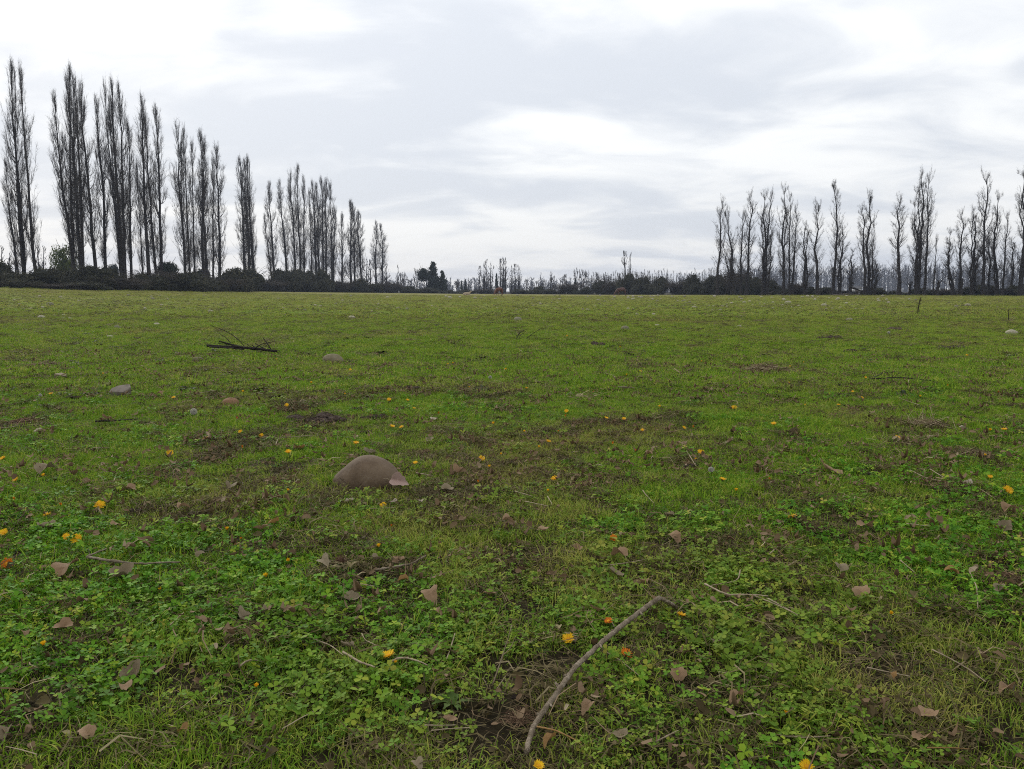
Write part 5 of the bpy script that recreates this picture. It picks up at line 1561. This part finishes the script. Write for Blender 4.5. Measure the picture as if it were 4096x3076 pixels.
def horse(name, mat, u, v, Y, yaw, scale, label, step=0.0):
    V = [(0.0, 0, 1.16), (0.45, 0, 1.20), (0.72, 0, 1.14), (-0.42, 0, 1.17), (-0.66, 0, 1.12), (-0.90, 0, 0.92), (-1.10, 0, 0.66), (-1.24, 0, 0.46), (-1.34, 0, 0.24), (-1.38, 0, 0.08)]
    R = [(0.30, 0.33), (0.27, 0.29), (0.20, 0.22), (0.25, 0.30), (0.20, 0.24), (0.13, 0.17), (0.10, 0.135), (0.095, 0.12), (0.07, 0.085), (0.055, 0.06)]
    E = [(0, 1), (1, 2), (0, 3), (3, 4), (4, 5), (5, 6), (6, 7), (7, 8), (8, 9)]
    for s in (-1, 1):
        b = len(V)
        st = step * s
        V += [(0.62, 0.15 * s, 0.98), (0.54 + st * .3, 0.17 * s, 0.76), (0.76 + st, 0.16 * s, 0.48), (0.70 + st, 0.16 * s, 0.15), (0.66 + st, 0.16 * s, 0.03)]
        R += [(0.17, 0.19), 0.13, 0.075, 0.052, 0.058]
        E += [(2, b), (b, b + 1), (b + 1, b + 2), (b + 2, b + 3), (b + 3, b + 4)]
        b = len(V)
        V += [(-0.52, 0.13 * s, 0.92), (-0.56 - st, 0.14 * s, 0.62), (-0.54 - st, 0.14 * s, 0.42), (-0.52 - st, 0.14 * s, 0.14), (-0.55 - st, 0.14 * s, 0.03)]
        R += [(0.13, 0.16), 0.085, 0.066, 0.046, 0.056]
        E += [(3, b), (b, b + 1), (b + 1, b + 2), (b + 2, b + 3), (b + 3, b + 4)]
    b = len(V)
    V += [(-1.16, 0.07, 0.58), (-1.10, 0.10, 0.68), (-1.16, -0.07, 0.58), (-1.10, -0.10, 0.68)]
    R += [0.03, 0.012, 0.03, 0.012]
    E += [(7, b), (b, b + 1), (7, b + 2), (b + 2, b + 3)]
    me = skin_body(name, V, E, R, mat)
    p = at_depth(u, v, Y)
    p[2] = float(gz(p[0], p[1]))
    o = new_obj(name, None, None, p, (0, 0, yaw), scale)
    new_obj('body', me, o)
    tl = MB()
    q = np.linspace(0, 1, 7)
    for k in range(7):
        tubes(tl, np.stack([0.86 + 0.16 * np.sin(q * 1.8) + 0.02 * k * q, 0.03 * (k - 3) * q, 1.22 - 0.85 * q ** 1.2], -1), 0.045 * (1 - 0.6 * q) + 0.008, 5)
    new_obj('tail', tl.mesh('tail', M_hair_dark), o)
    mn = MB()
    for k in range(16):
        f = k / 15
        x, z = -0.55 - 0.62 * f, 1.36 - 0.68 * f ** 1.1
        tubes(mn, np.stack([x + 0.05 * q - 0.02, 0.05 + 0.10 * q, z - 0.02 - 0.22 * q], -1), 0.030 * (1 - 0.7 * q), 4)
    new_obj('mane', mn.mesh('mane', M_hair_dark), o)
    return setp(o, label, 'horse', 'grazing horses')


p1 = ground_pt(1999, 1183)
horse('horse', M_horse_red, 1997, 1183, 126, math.radians(48), 0.93, 'chestnut horse grazing with its head down, rump turned half to the viewer', 0.10)
horse('horse', M_horse_dark, 2486, 1182, 124, math.radians(8), 0.93, 'dark brown horse grazing side-on before the dark hedge', 0.05)


def calf(u, v, Y):
    V = [(0, 0, 0.30), (0.45, 0, 0.34), (0.72, 0, 0.24), (-0.40, 0, 0.36), (-0.62, 0, 0.48), (-0.74, 0, 0.66), (-0.80, 0, 0.74), (-0.97, 0, 0.64)]
    R = [(0.27, 0.29), (0.27, 0.28), (0.20, 0.20), (0.22, 0.25), (0.14, 0.17), (0.11, 0.13), (0.10, 0.11), (0.065, 0.07)]
    E = [(0, 1), (1, 2), (0, 3), (3, 4), (4, 5), (5, 6), (6, 7)]
    for s in (-1, 1):
        b = len(V)
        V += [(0.42, 0.26 * s, 0.20), (0.15, 0.36 * s, 0.16), (0.42, 0.42 * s, 0.07), (0.20, 0.45 * s, 0.05), (-0.42, 0.17 * s, 0.16), (-0.66, 0.22 * s, 0.09), (-0.92, 0.20 * s, 0.05)]
        R += [0.14, 0.10, 0.06, 0.05, 0.10, 0.065, 0.05]
        E += [(1, b), (b, b + 1), (b + 1, b + 2), (b + 2, b + 3), (3, b + 4), (b + 4, b + 5), (b + 5, b + 6)]
    b = len(V)
    V += [(-0.78, 0.12, 0.82), (-0.76, 0.20, 0.90), (-0.78, -0.12, 0.82), (-0.76, -0.20, 0.90)]
    R += [0.04, 0.015, 0.04, 0.015]
    E += [(6, b), (b, b + 1), (6, b + 2), (b + 2, b + 3)]
    me = skin_body('calf', V, E, R, M_calf)
    p = at_depth(u, v, Y)
    p[2] = float(gz(p[0], p[1]))
    o = new_obj('calf', None, None, p, (0, 0, math.radians(180 + 12)), 0.9)
    new_obj('body', me, o)
    mz = MB()
    for (x, y, z, r) in ((-0.99, 0, 0.63, 0.075), (-0.80, 0.0, 0.80, 0.115)):
        T, Pp = np.meshgrid(np.linspace(0, PI, 7), np.linspace(0, 2 * PI, 11)[:-1], indexing='ij')
        W = r * np.stack([np.sin(T) * np.cos(Pp) * 1.05, np.sin(T) * np.sin(Pp), np.cos(T) * 0.7], -1) + np.array([x, y, z])
        idx = np.arange(70).reshape(7, 10)
        mz.add(W.reshape(-1, 3), np.stack([idx[:-1], idx[1:], np.roll(idx[1:], -1, 1), np.roll(idx[:-1], -1, 1)], -1).reshape(-1, 4))
    new_obj('dark_head_hair', mz.mesh('dark_head_hair', M_hair_dark), o)
    setp(o, 'cream-coloured farm animal lying down with dark head raised, left of the chestnut horse', 'animal')


calf(1866, 1181, 130)


# ------------------------------------------------------------------ logs, stumps and the white shed under the right-hand poplars
LOGS = [([(3330, 1180), (3390, 1176), (3445, 1177)], 2.2, 121, 'long pale fallen log before the right-hand poplars, the longest one'), ([(3052, 1181), (3075, 1172), (3094, 1166)], 1.6, 134, 'grey log leaning upward under the right-hand poplars, upper of two'), ([(3062, 1182), (3085, 1176)], 1.4, 133, 'grey log leaning upward under the right-hand poplars, lower of two'),
        ([(3405, 1150), (3430, 1158), (3452, 1168)], 3.0, 122, 'dark fallen limb slanting down beside the white shed'), ([(3100, 1181), (3125, 1178), (3150, 1179)], 1.2, 131, 'thin pale log flat on the ground, left of the longest log')]
for k, (pts, rp, Y, lab) in enumerate(LOGS):
    W = np.array([at_depth(u, v, Y) for u, v in pts])
    mm, oo = stick_world('log_%d' % k, W, rp * mpp(Y), rp * 0.7 * mpp(Y), M_log if k != 3 else M_bark, 12, 0.08, 1, 8, 200 + k)
    setp(new_obj('fallen_log', mm, None, oo), lab, 'log')


def stump(u, vb, vt, wpx, Y, label, seed):
    rg = np.random.default_rng(seed)
    b = at_depth(u, vb, Y)
    z = float(gz(b[0], b[1]))
    h = at_depth(u, vt, Y)[2] - z
    r = wpx * mpp(Y) / 2
    mb = MB()
    q = np.linspace(0, 1, 7)
    tubes(mb, np.stack([rg.normal(0, r * .15, 7), rg.normal(0, r * .15, 7), -0.2 + q * (h + 0.2)], -1), r * np.array([1.3, 1.0, 0.85, 0.8, 0.95, 0.8, 0.35]), 8, 0.3, True)
    for j in range(9):
        a = rg.random() * 6.28
        L = rg.uniform(0.5, 1.6)
        z0 = h * rg.uniform(0.6, 0.95)
        k = np.linspace(0, 1, 5)
        tubes(mb, np.stack([np.cos(a) * L * k, np.sin(a) * L * k, z0 + L * k * rg.uniform(0.5, 1.5)], -1), r * 0.22 * (1 - 0.75 * k), 5)
    setp(new_obj('tree_stump', mb.mesh('stump', M_bark), None, (b[0], b[1], z)), label, 'stump')


stump(3845, 1150, 1112, 14, 116, 'thick dark broken stump under the right-hand poplars, tallest stump', 1)
stump(3752, 1152, 1122, 13, 118, 'dark broken stump left of the tallest stump', 2)
stump(3640, 1155, 1140, 13, 120, 'short dark stump farthest left of the three stumps', 3)


def shed():
    Y = 165.0
    b = at_depth(3420, 1168, Y)
    z = float(gz(b[0], b[1]))
    w, d = 1.9, 1.8
    h = at_depth(3420, 1153, Y)[2] - z
    root = new_obj('white_shed', None, None, (b[0], b[1], z))
    setp(root, 'small white-walled shed partly hidden behind the right-hand poplar trunks', 'shed')

    def box(name, x0, x1, y0, y1, z0, z1, mat):
        V = [(x, y, zz) for zz in (z0, z1) for y in (y0, y1) for x in (x0, x1)]
        F = np.array([[0, 2, 3, 1], [4, 5, 7, 6], [0, 1, 5, 4], [2, 6, 7, 3], [0, 4, 6, 2], [1, 3, 7, 5]])
        new_obj(name, MB().add(V, F).mesh(name, mat, False), root)
    box('wall', -w / 2, w / 2, -d / 2, d / 2, 0, h, M_whitewall)
    V = [(-w / 2 - .2, -d / 2 - .2, h), (w / 2 + .2, -d / 2 - .2, h), (w / 2 + .2, d / 2 + .2, h), (-w / 2 - .2, d / 2 + .2, h), (-w / 2 - .2, 0, h + .5), (w / 2 + .2, 0, h + .5)]
    new_obj('roof', MB().add(V, [np.array([[0, 1, 5, 4], [2, 3, 4, 5], [0, 3, 2, 1]]), np.array([[0, 4, 3], [1, 2, 5]])]).mesh('roof', M_roof, False), root)
    box('door', -0.35, 0.35, -d / 2 - 0.03, -d / 2 - 0.004, 0.02, h * 0.8, M_log)


shed()

# ------------------------------------------------------------------ sward: tufts of grass, clover, weeds and thatch
def blades(mb, n, R, Lmin, Lmax, w, lean, rg, z0=-0.004, flat=0.0):
    r = R * np.sqrt(rg.random(n))
    a0 = rg.random(n) * 2 * PI
    b = np.stack([np.cos(a0) * r, np.sin(a0) * r, np.full(n, z0)], -1)
    a = rg.random(n) * 2 * PI
    L = rg.uniform(Lmin, Lmax, n) * rg.uniform(0.7, 1.0, n)
    le = np.clip(rg.normal(lean, 0.28, n), 0.02, 1.35)          # final lean from upright
    h = np.stack([np.cos(a), np.sin(a), np.zeros(n)], -1)
    t = np.stack([-np.sin(a), np.cos(a), np.zeros(n)], -1)
    tw = rg.normal(0, 0.5, n)[:, None]
    t = t * np.cos(tw) + np.array([0, 0, 1.0]) * np.sin(tw)
    pts = []
    pos = b.copy()
    S = 3
    pts.append(pos.copy())
    for s in range(S):
        ang = le * (0.45 + 0.75 * s) if not flat else le * (0.9 + 0.2 * s)
        pos = pos + (h * np.sin(ang)[:, None] + np.array([0, 0, 1.0]) * np.cos(ang)[:, None]) * (L / S)[:, None]
        pos[:, 2] = np.maximum(pos[:, 2], 0.002)
        pts.append(pos.copy())
    wd = w * rg.uniform(0.6, 1.35, n)[:, None]
    V = np.stack([pts[0] - t * wd * 0.7, pts[0] + t * wd * 0.7, pts[1] - t * wd, pts[1] + t * wd, pts[2] - t * wd * 0.75, pts[2] + t * wd * 0.75, pts[3]], 1)
    k = (np.arange(n) * 7)[:, None]
    mb.add(V.reshape(-1, 3), [np.concatenate([k + [0, 1, 3, 2], k + [2, 3, 5, 4]]), k + [4, 5, 6]], np.repeat(rg.random(n), 7))


def clovers(mb, n, R, size, hmax, rg, tilt=0.35):
    r = R * np.sqrt(rg.random(n))
    a0 = rg.random(n) * 2 * PI
    hh = rg.uniform(0.25, 1.0, n) * hmax
    c = np.stack([np.cos(a0) * r, np.sin(a0) * r, hh], -1)
    N = unit(np.concatenate([rg.normal(0, tilt, (n, 2)), np.ones((n, 1))], 1))
    a = rg.random(n) * 2 * PI
    X = np.stack([np.cos(a), np.sin(a), np.zeros(n)], -1)
    X = unit(X - N * (X * N).sum(1, keepdims=True))
    Yv = np.cross(N, X)
    s = (size * rg.uniform(0.55, 1.25, n))[:, None]
    rn = rg.random(n)
    for j in range(3):
        an = j * 2 * PI / 3
        D = X * math.cos(an) + Yv * math.sin(an)
        T = -X * math.sin(an) + Yv * math.cos(an)
        up = N * rg.uniform(0.10, 0.5, n)[:, None]
        droop = N * rg.uniform(-0.25, 0.35, n)[:, None]
        V = np.stack([c, c + (D * 0.45 + T * 0.40 + up * 0.45 + droop * 0.4) * s, c + (D * 0.95 + T * 0.38 + up * 0.5 + droop * 0.9) * s, c + (D * 1.08 + droop) * s,
                      c + (D * 0.95 - T * 0.38 + up * 0.5 + droop * 0.9) * s, c + (D * 0.45 - T * 0.40 + up * 0.45 + droop * 0.4) * s, c + (D * 0.55 + droop * 0.5) * s], 1)
        k = (np.arange(n) * 7)[:, None]
        mb.add(V.reshape(-1, 3), [np.concatenate([k + [0, 1, 2, 6], k + [6, 2, 3, 4], k + [0, 6, 4, 5]])], np.repeat(np.clip(rn + rg.normal(0, 0.08, n), 0, 1), 7))
    b = c.copy()
    b[:, :2] *= 0.85
    b[:, 2] = -0.003
    tt = Yv * 0.0007
    V = np.stack([b - tt, b + tt, c + tt, c - tt], 1)
    mb.add(V.reshape(-1, 3), np.arange(4 * n).reshape(n, 4), np.repeat(rn, 4))


def rosette(mb, rg, R, nleaf=9, teeth=4):
    for j in range(nleaf):
        a = j / nleaf * 2 * PI + rg.normal(0, 0.25)
        L = R * rg.uniform(0.6, 1.1)
        d = np.array([math.cos(a), math.sin(a), 0])
        t = np.array([-math.sin(a), math.cos(a), 0])
        k = 2 * teeth + 2
        q = np.linspace(0, 1, k)
        wv = 0.20 * L * np.sin(np.clip(q, 0.02, 1) ** 0.8 * PI * 0.97) ** 0.7 * np.where(np.arange(k) % 2, 1.0, 0.55)
        zc = 0.006 + L * (0.28 * np.sin(q * 2.2) + rg.normal(0, 0.02))
        cen = d[None] * (q * L)[:, None]
        cen[:, 2] = zc
        lft = cen + t[None] * wv[:, None] + np.array([0, 0, 1.0]) * (wv * 0.35)[:, None]
        rgt = cen - t[None] * wv[:, None] + np.array([0, 0, 1.0]) * (wv * 0.35)[:, None]
        V = np.concatenate([cen, lft, rgt])
        i = np.arange(k - 1)
        mb.add(V, [np.stack([i, i + 1, k + i + 1, k + i], -1), np.stack([i, 2 * k + i, 2 * k + i + 1, i + 1], -1)], float(np.clip(rg.normal(0.5, 0.2), 0, 1)))


def thatch(mb, n, R, L0, L1, w, rg, zmax=0.015):
    r = R * np.sqrt(rg.random(n))
    a0 = rg.random(n) * 2 * PI
    c = np.stack([np.cos(a0) * r, np.sin(a0) * r, rg.random(n) * zmax + 0.003], -1)
    a = rg.random(n) * 2 * PI
    L = rg.uniform(L0, L1, n)
    d = np.stack([np.cos(a), np.sin(a), rg.normal(0, 0.22, n)], -1)
    t = np.stack([-np.sin(a), np.cos(a), rg.normal(0, 0.5, n)], -1)
    bend = t * rg.normal(0, 0.12, n)[:, None] * L[:, None]
    wd = w * rg.uniform(0.5, 1.6, n)[:, None]
    p0, p1, p2 = c - d * L[:, None] * 0.5, c + bend + np.array([0, 0, 0.004]), c + d * L[:, None] * 0.5
    V = np.stack([p0 - t * wd, p0 + t * wd, p1 - t * wd, p1 + t * wd, p2 - t * wd * 0.5, p2 + t * wd * 0.5], 1)
    k = (np.arange(n) * 6)[:, None]
    mb.add(V.reshape(-1, 3), np.concatenate([k + [0, 1, 3, 2], k + [2, 3, 5, 4]]), np.repeat(rg.random(n) ** 1.2, 6))


def litter(mb, n, R, size, rg):
    """small dead leaf scraps"""
    r = R * np.sqrt(rg.random(n))
    a0 = rg.random(n) * 2 * PI
    c = np.stack([np.cos(a0) * r, np.sin(a0) * r, rg.random(n) * 0.012 + 0.004], -1)
    N = unit(np.concatenate([rg.normal(0, 0.6, (n, 2)), np.ones((n, 1))], 1))
    X = unit(np.cross(N, rg.normal(0, 1, (n, 3))))
    Yv = np.cross(N, X)
    k = 9
    ang = np.arange(k) / k * 2 * PI
    rad = size * rg.uniform(0.45, 1.25, n)[:, None] * (1 + rg.normal(0, 0.16, (n, k)))
    lx, ly = rad * np.cos(ang) * 1.15, rad * np.sin(ang) * rg.uniform(0.45, 0.8, n)[:, None]
    lz = (rg.uniform(0.2, 1.1, n)[:, None] * np.abs(ly) + rg.normal(0, 0.5, n)[:, None] * lx * lx / size) + rg.normal(0, 0.0008, (n, k))
    rim = c[:, None, :] + X[:, None, :] * lx[..., None] + Yv[:, None, :] * ly[..., None] + N[:, None, :] * lz[..., None]
    V = np.concatenate([c[:, None, :], rim], 1)
    b = (np.arange(n) * (k + 1))[:, None, None]
    j = np.arange(k)
    tri = np.stack([np.zeros(k, int), 1 + j, 1 + (j + 1) % k], -1)[None] + b
    mb.add(V.reshape(-1, 3), tri.reshape(-1, 3), np.repeat(rg.uniform(0.25, 0.95, n), k + 1))


class Kit:
    def __init__(self, name):
        self.col = bpy.data.collections.new(name)
        self.n = 0

    def add(self, me):
        o = bpy.data.objects.new('%s_%02d' % (self.col.name, self.n), me)
        self.col.objects.link(o)
        self.n += 1


def scatter(name, kit, P, rotz, scl, idx, dry, label, tilt=0.12):
    """one object that sets a copy of a tuft on each point"""
    n = len(P)
    me = bpy.data.meshes.new(name)
    me.vertices.add(n)
    me.vertices.foreach_set('co', P.astype(np.float32).ravel())
    rv = np.stack([RNG.normal(0, tilt, n), RNG.normal(0, tilt, n), rotz], -1)
    for nm, typ, key, val in (('rotv', 'FLOAT_VECTOR', 'vector', rv), ('scl', 'FLOAT', 'value', scl), ('dry', 'FLOAT', 'value', dry), ('pick', 'INT', 'value', idx)):
        at = me.attributes.new(nm, typ, 'POINT')
        at.data.foreach_set(key, (np.asarray(val).astype(np.int32 if typ == 'INT' else np.float32)).ravel())
    ob = new_obj(name, me)
    ng = bpy.data.node_groups.new(name, 'GeometryNodeTree')
    ng.interface.new_socket('Geometry', in_out='INPUT', socket_type='NodeSocketGeometry')
    ng.interface.new_socket('Geometry', in_out='OUTPUT', socket_type='NodeSocketGeometry')
    N, L = ng.nodes, ng.links
    gi, go = N.new('NodeGroupInput'), N.new('NodeGroupOutput')
    ci = N.new('GeometryNodeCollectionInfo')
    ci.inputs['Collection'].default_value = kit.col
    ci.inputs['Separate Children'].default_value = True
    ci.inputs['Reset Children'].default_value = True

    def attr(nm, typ):
        a = N.new('GeometryNodeInputNamedAttribute')
        a.data_type = typ
        a.inputs['Name'].default_value = nm
        return a.outputs['Attribute']
    ip = N.new('GeometryNodeInstanceOnPoints')
    ip.inputs['Pick Instance'].default_value = True
    L.new(gi.outputs[0], ip.inputs['Points'])
    L.new(ci.outputs[0], ip.inputs['Instance'])
    L.new(attr('pick', 'INT'), ip.inputs['Instance Index'])
    e2r = N.new('FunctionNodeEulerToRotation')
    L.new(attr('rotv', 'FLOAT_VECTOR'), e2r.inputs[0])
    L.new(e2r.outputs[0], ip.inputs['Rotation'])
    L.new(attr('scl', 'FLOAT'), ip.inputs['Scale'])
    L.new(ip.outputs[0], go.inputs[0])
    md = ob.modifiers.new('scatter', 'NODES')
    md.node_group = ng
    setp(ob, label, kind='stuff')
    return ob


rg = np.random.default_rng(40)
K_grass, K_clover, K_weed, K_thatch, K_mid, K_far, K_tall = Kit('grass_tuft'), Kit('clover_tuft'), Kit('weed_rosette'), Kit('thatch_mat'), Kit('mid_tuft'), Kit('far_tuft'), Kit('tall_tuft')
for i in range(6):
    mb = MB()
    blades(mb, 120, 0.085, 0.022, 0.052, 0.0011, 0.72, rg)
    K_grass.add(mb.mesh('grass_tuft', M_grass))
for i in range(3):
    mb = MB()
    blades(mb, 110, 0.045, 0.05, 0.105, 0.0014, 0.62, rg)
    K_tall.add(mb.mesh('tall_tuft', M_grass))
for i in range(6):
    mb = MB()
    clovers(mb, (66, 54, 46)[i % 3], 0.085, (0.0072, 0.0092, 0.0112)[i % 3], (0.026, 0.032, 0.036)[i % 3], rg)
    K_clover.add(mb.mesh('clover_tuft', M_clover))
for i in range(4):
    mb = MB()
    rosette(mb, rg, 0.055 + 0.01 * i, 8 + i, 3 + i % 3)
    K_weed.add(mb.mesh('weed_rosette', M_weed))
for i in range(5):
    mb = MB()
    thatch(mb, 85, 0.10, 0.015, 0.085, 0.0008, rg)
    litter(mb, 14, 0.10, 0.009, rg)
    K_thatch.add(mb.mesh('thatch_mat', M_thatch))
for i in range(6):
    mb = MB()
    blades(mb, 260, 0.24, 0.020, 0.056, 0.0022, 0.70, rg)
    K_mid.add(mb.mesh('mid_tuft', M_grass))
for i in range(2):
    mb = MB()
    thatch(mb, 60, 0.24, 0.03, 0.12, 0.0018, rg, 0.03)
    K_mid.add(mb.mesh('mid_thatch', M_thatch))
for i in range(5):
    mb = MB()
    blades(mb, 150, 0.80, 0.02, 0.055, 0.010, 0.6, rg)
    K_far.add(mb.mesh('far_tuft', M_grass))
mb = MB()
thatch(mb, 50, 0.8, 0.05, 0.20, 0.006, rg, 0.05)
K_far.add(mb.mesh('far_thatch', M_thatch))

K_darkweed, K_midstraw = Kit('dark_weed'), Kit('straw_wisp')
for i in range(4):
    mb = MB()
    rosette(mb, rg, 0.075, 11, 3)
    litter(mb, 14, 0.08, 0.010, rg)
    K_darkweed.add(mb.mesh('dark_weed', M_darkweed))
for i in range(3):
    mb = MB()
    thatch(mb, 16, 0.10, 0.06, 0.20, 0.0022, rg, 0.03)
    K_midstraw.add(mb.mesh('straw_wisp', M_thatch))
K_litter = Kit('leaf_scrap')
for i in range(5):
    mb = MB()
    litter(mb, 9, 0.12, 0.0115, rg)
    thatch(mb, 7, 0.12, 0.04, 0.13, 0.0010, rg, 0.012)
    mb.v = [v + np.array([0, 0, 0.020]) for v in mb.v]
    K_litter.add(mb.mesh('leaf_scrap', M_scrap))
FOOTA = np.array(FOOT)
# bare or dry places seen in the photograph: (u, v, radius in pixels)
BARE_PX = [(1850, 2910, 150), (2080, 2860, 120), (4050, 2360, 150), (3730, 1710, 90), (3100, 1495, 120), (153, 1470, 110), (46, 1712, 110), (1278, 1690, 110), (1700, 1830, 70), (3270, 2130, 80), (2780, 2180, 80), (1230, 2200, 70), (2090, 2960, 120), (250, 2320, 90), (2640, 2960, 120), (700, 2060, 60), (3930, 1840, 90), (2760, 1880, 60), (3500, 1905, 60), (1340, 3040, 60), (60, 2880, 90), (3400, 2620, 70)]
BAREP = []
for u, v, r in BARE_PX:
    p = ground_pt(u, v)
    BAREP.append((p[0], p[1], r * mpp(p[1]) * 1.2))
BAREP = np.array(BAREP)


def fields(x, y):
    """(dryness, clover share, bareness) over the pasture"""
    d1 = fbm(x * 1.3 + 3, y * 1.3 + 1, 31, 4)
    d2 = fbm(x * 0.22 + 11, y * 0.22 + 7, 47, 3)
    dry = np.clip((0.62 * d1 + 0.38 * d2 - 0.54) * 4.5, 0, 1)
    rr_ = np.hypot(x, y)
    dry = np.clip(dry * (1 - 0.15 * np.clip((rr_ - 5) / 6, 0, 1)) + np.clip((rr_ - 7) / 42, 0, 0.7), 0, 1)
    cl = np.clip((fbm(x * 1.9 + 20, y * 1.9 + 4, 61, 3) - 0.45) * 6 + 0.50, 0, 1)
    bare = np.zeros_like(x)
    for bx, by, br in BAREP:
        bare = np.maximum(bare, np.exp(-((x - bx) ** 2 + (y - by) ** 2) / (br * br)))
    bare = np.maximum(bare, np.clip((fbm(x * 2.6 + 40, y * 2.6 + 9, 83, 4) - 0.645) * 7, 0, 0.8))
    return dry, cl, bare


def sample(n, y0, y1, side=0.72, marg=0.35, power=1.0):
    """n points of the wedge the camera overlooks, between two distances"""
    y = np.sqrt(RNG.random(n) ** power * (y1 * y1 - y0 * y0) + y0 * y0)
    x = RNG.uniform(-1, 1, n) * (y * side + marg)
    ok = np.ones(n, bool)
    near = FOOTA[FOOTA[:, 1] < y1 + 1]
    for fx, fy, fr in near:
        ok &= (x - fx) ** 2 + (y - fy) ** 2 > (fr + 0.03) ** 2
    return x[ok], y[ok]


def put(name, kit, n, y0, y1, choose, s0, s1, label, tilt=0.12, power=1.0, picks=None):
    x, y = sample(n, y0, y1, power=power)
    dry, cl, bare = fields(x, y)
    pr = choose(dry, cl, bare, y)
    ok = RNG.random(len(x)) < pr
    x, y, dry = x[ok], y[ok], dry[ok]
    m = len(x)
    idx = RNG.integers(0, kit.n, m) if picks is None else picks(dry)
    P = np.stack([x, y, gz(x, y)], -1)
    scatter(name, kit, P, RNG.random(m) * 6.28, RNG.uniform(s0, s1, m), idx, np.clip(dry + RNG.normal(0, 0.12, m), 0, 1), label, tilt)


near_f = lambda y: np.clip((3.6 - y) / 1.7, 0, 1)            # clover thickest close by
put('thatch', K_thatch, 9000, 0.9, 7.5, lambda d, c, b, y: 0.14 + 0.66 * np.maximum(d * 0.7, b), 0.8, 1.3, 'matted dead grass and leaf scraps between the green plants')
put('clover', K_clover, 9000, 0.9, 6.5, lambda d, c, b, y: (1 - b) * (0.12 + 0.88 * c) * (0.12 + 0.88 * near_f(y)) * (1 - 0.35 * d) * 0.85, 0.7, 1.2, 'low clover leaves covering the near pasture')
put('grass', K_grass, 20000, 0.9, 8.5, lambda d, c, b, y: (1 - 0.9 * b) * (1 - 0.55 * c * near_f(y)) * (1 - 0.12 * d), 0.75, 1.25, 'short green grass blades of the near pasture')
put('tall_grass', K_tall, 2600, 0.9, 7.0, lambda d, c, b, y: (1 - b) * np.clip((1 - c) * 0.8 - 0.1, 0, 1) * (1 - d) * 0.7, 0.5, 0.95, 'longer green grass tufts among the short grass')
put('weeds', K_weed, 800, 0.9, 7.0, lambda d, c, b, y: (1 - b) * 0.5, 0.3, 0.62, 'grey-green weed rosettes with toothed leaves')
put('mid_grass', K_mid, 22000, 6.5, 26.0, lambda d, c, b, y: np.clip((1 - 0.75 * b), 0, 1), 0.75, 1.2, 'short grass of the middle pasture', power=1.25, picks=lambda d: np.where(RNG.random(len(d)) < 0.10 + 0.35 * d, RNG.integers(6, 8, len(d)), RNG.integers(0, 6, len(d))))
put('far_grass', K_far, 18000, 22.0, 125.0, lambda d, c, b, y: np.clip(1 - 0.6 * b, 0, 1), 0.6, 1.15, 'short olive grass of the far pasture', power=1.35, picks=lambda d: np.where(RNG.random(len(d)) < 0.08 + 0.2 * d, 5, RNG.integers(0, 5, len(d))))
put('mid_weeds', K_darkweed, 15000, 6.0, 75.0, lambda d, c, b, y: 0.30 + 0.6 * np.maximum(b, d * 0.6), 0.3, 1.25, 'dark low weed clumps and droppings flecking the middle pasture', power=1.5)
put('mid_straw', K_midstraw, 8000, 6.0, 45.0, lambda d, c, b, y: 0.15 + 0.8 * np.maximum(b, d), 0.4, 1.3, 'pale dry straw wisps flecking the middle pasture', power=1.4)
put('leaf_litter', K_litter, 3400, 0.9, 10.0, lambda d, c, b, y: 0.35 + 0.6 * np.maximum(b, np.clip((fbm(y * 1.7, y * 0.6, 91, 3) - 0.4) * 3, 0, 1)), 0.6, 1.2, 'small brown dead leaf scraps and straw bits strewn over the near pasture', tilt=0.2)
# the long tuft that grows against the left end of the large stone
pts = np.array([[ctr[0] - 0.165, ctr[1] - 0.03], [ctr[0] - 0.155, ctr[1] + 0.03], [ctr[0] - 0.18, ctr[1] + 0.0], [ctr[0] + 0.165, ctr[1] + 0.02], [ctr[0] + 0.18, ctr[1] - 0.01]])
scatter('stone_tuft', K_tall, np.stack([pts[:, 0], pts[:, 1], gz(pts[:, 0], pts[:, 1])], -1), np.array([0.3, 1.0, 2.0, 3.0, 4.0]), np.array([0.8, 0.75, 0.85, 0.6, 0.6]), np.array([0, 1, 2, 1, 0]), np.zeros(5), 'long grass tufts against both ends of the large stone')


# ------------------------------------------------------------------ haze
def haze():
    x0, x1, y0, y1, z0, z1 = -1300, 1300, -60, 1250, -4.0, 50.0
    V = [(x, y, z) for z in (z0, z1) for y in (y0, y1) for x in (x0, x1)]
    F = np.array([[0, 2, 3, 1], [4, 5, 7, 6], [0, 1, 5, 4], [2, 6, 7, 3], [0, 4, 6, 2], [1, 3, 7, 5]])
    m, t = new_mat('haze')
    pv = t.add('ShaderNodeVolumePrincipled', ins={'Color': (0.70, 0.80, 1.0, 1), 'Density': 0.00027, 'Anisotropy': 0.2})
    o = t.add('ShaderNodeOutputMaterial')
    t.l.new(pv.outputs[0], o.inputs['Volume'])
    ob = new_obj('haze', MB().add(V, F).mesh('haze', m, False))
    setp(ob, 'thin bluish winter haze over the whole pasture', kind='stuff')


haze()
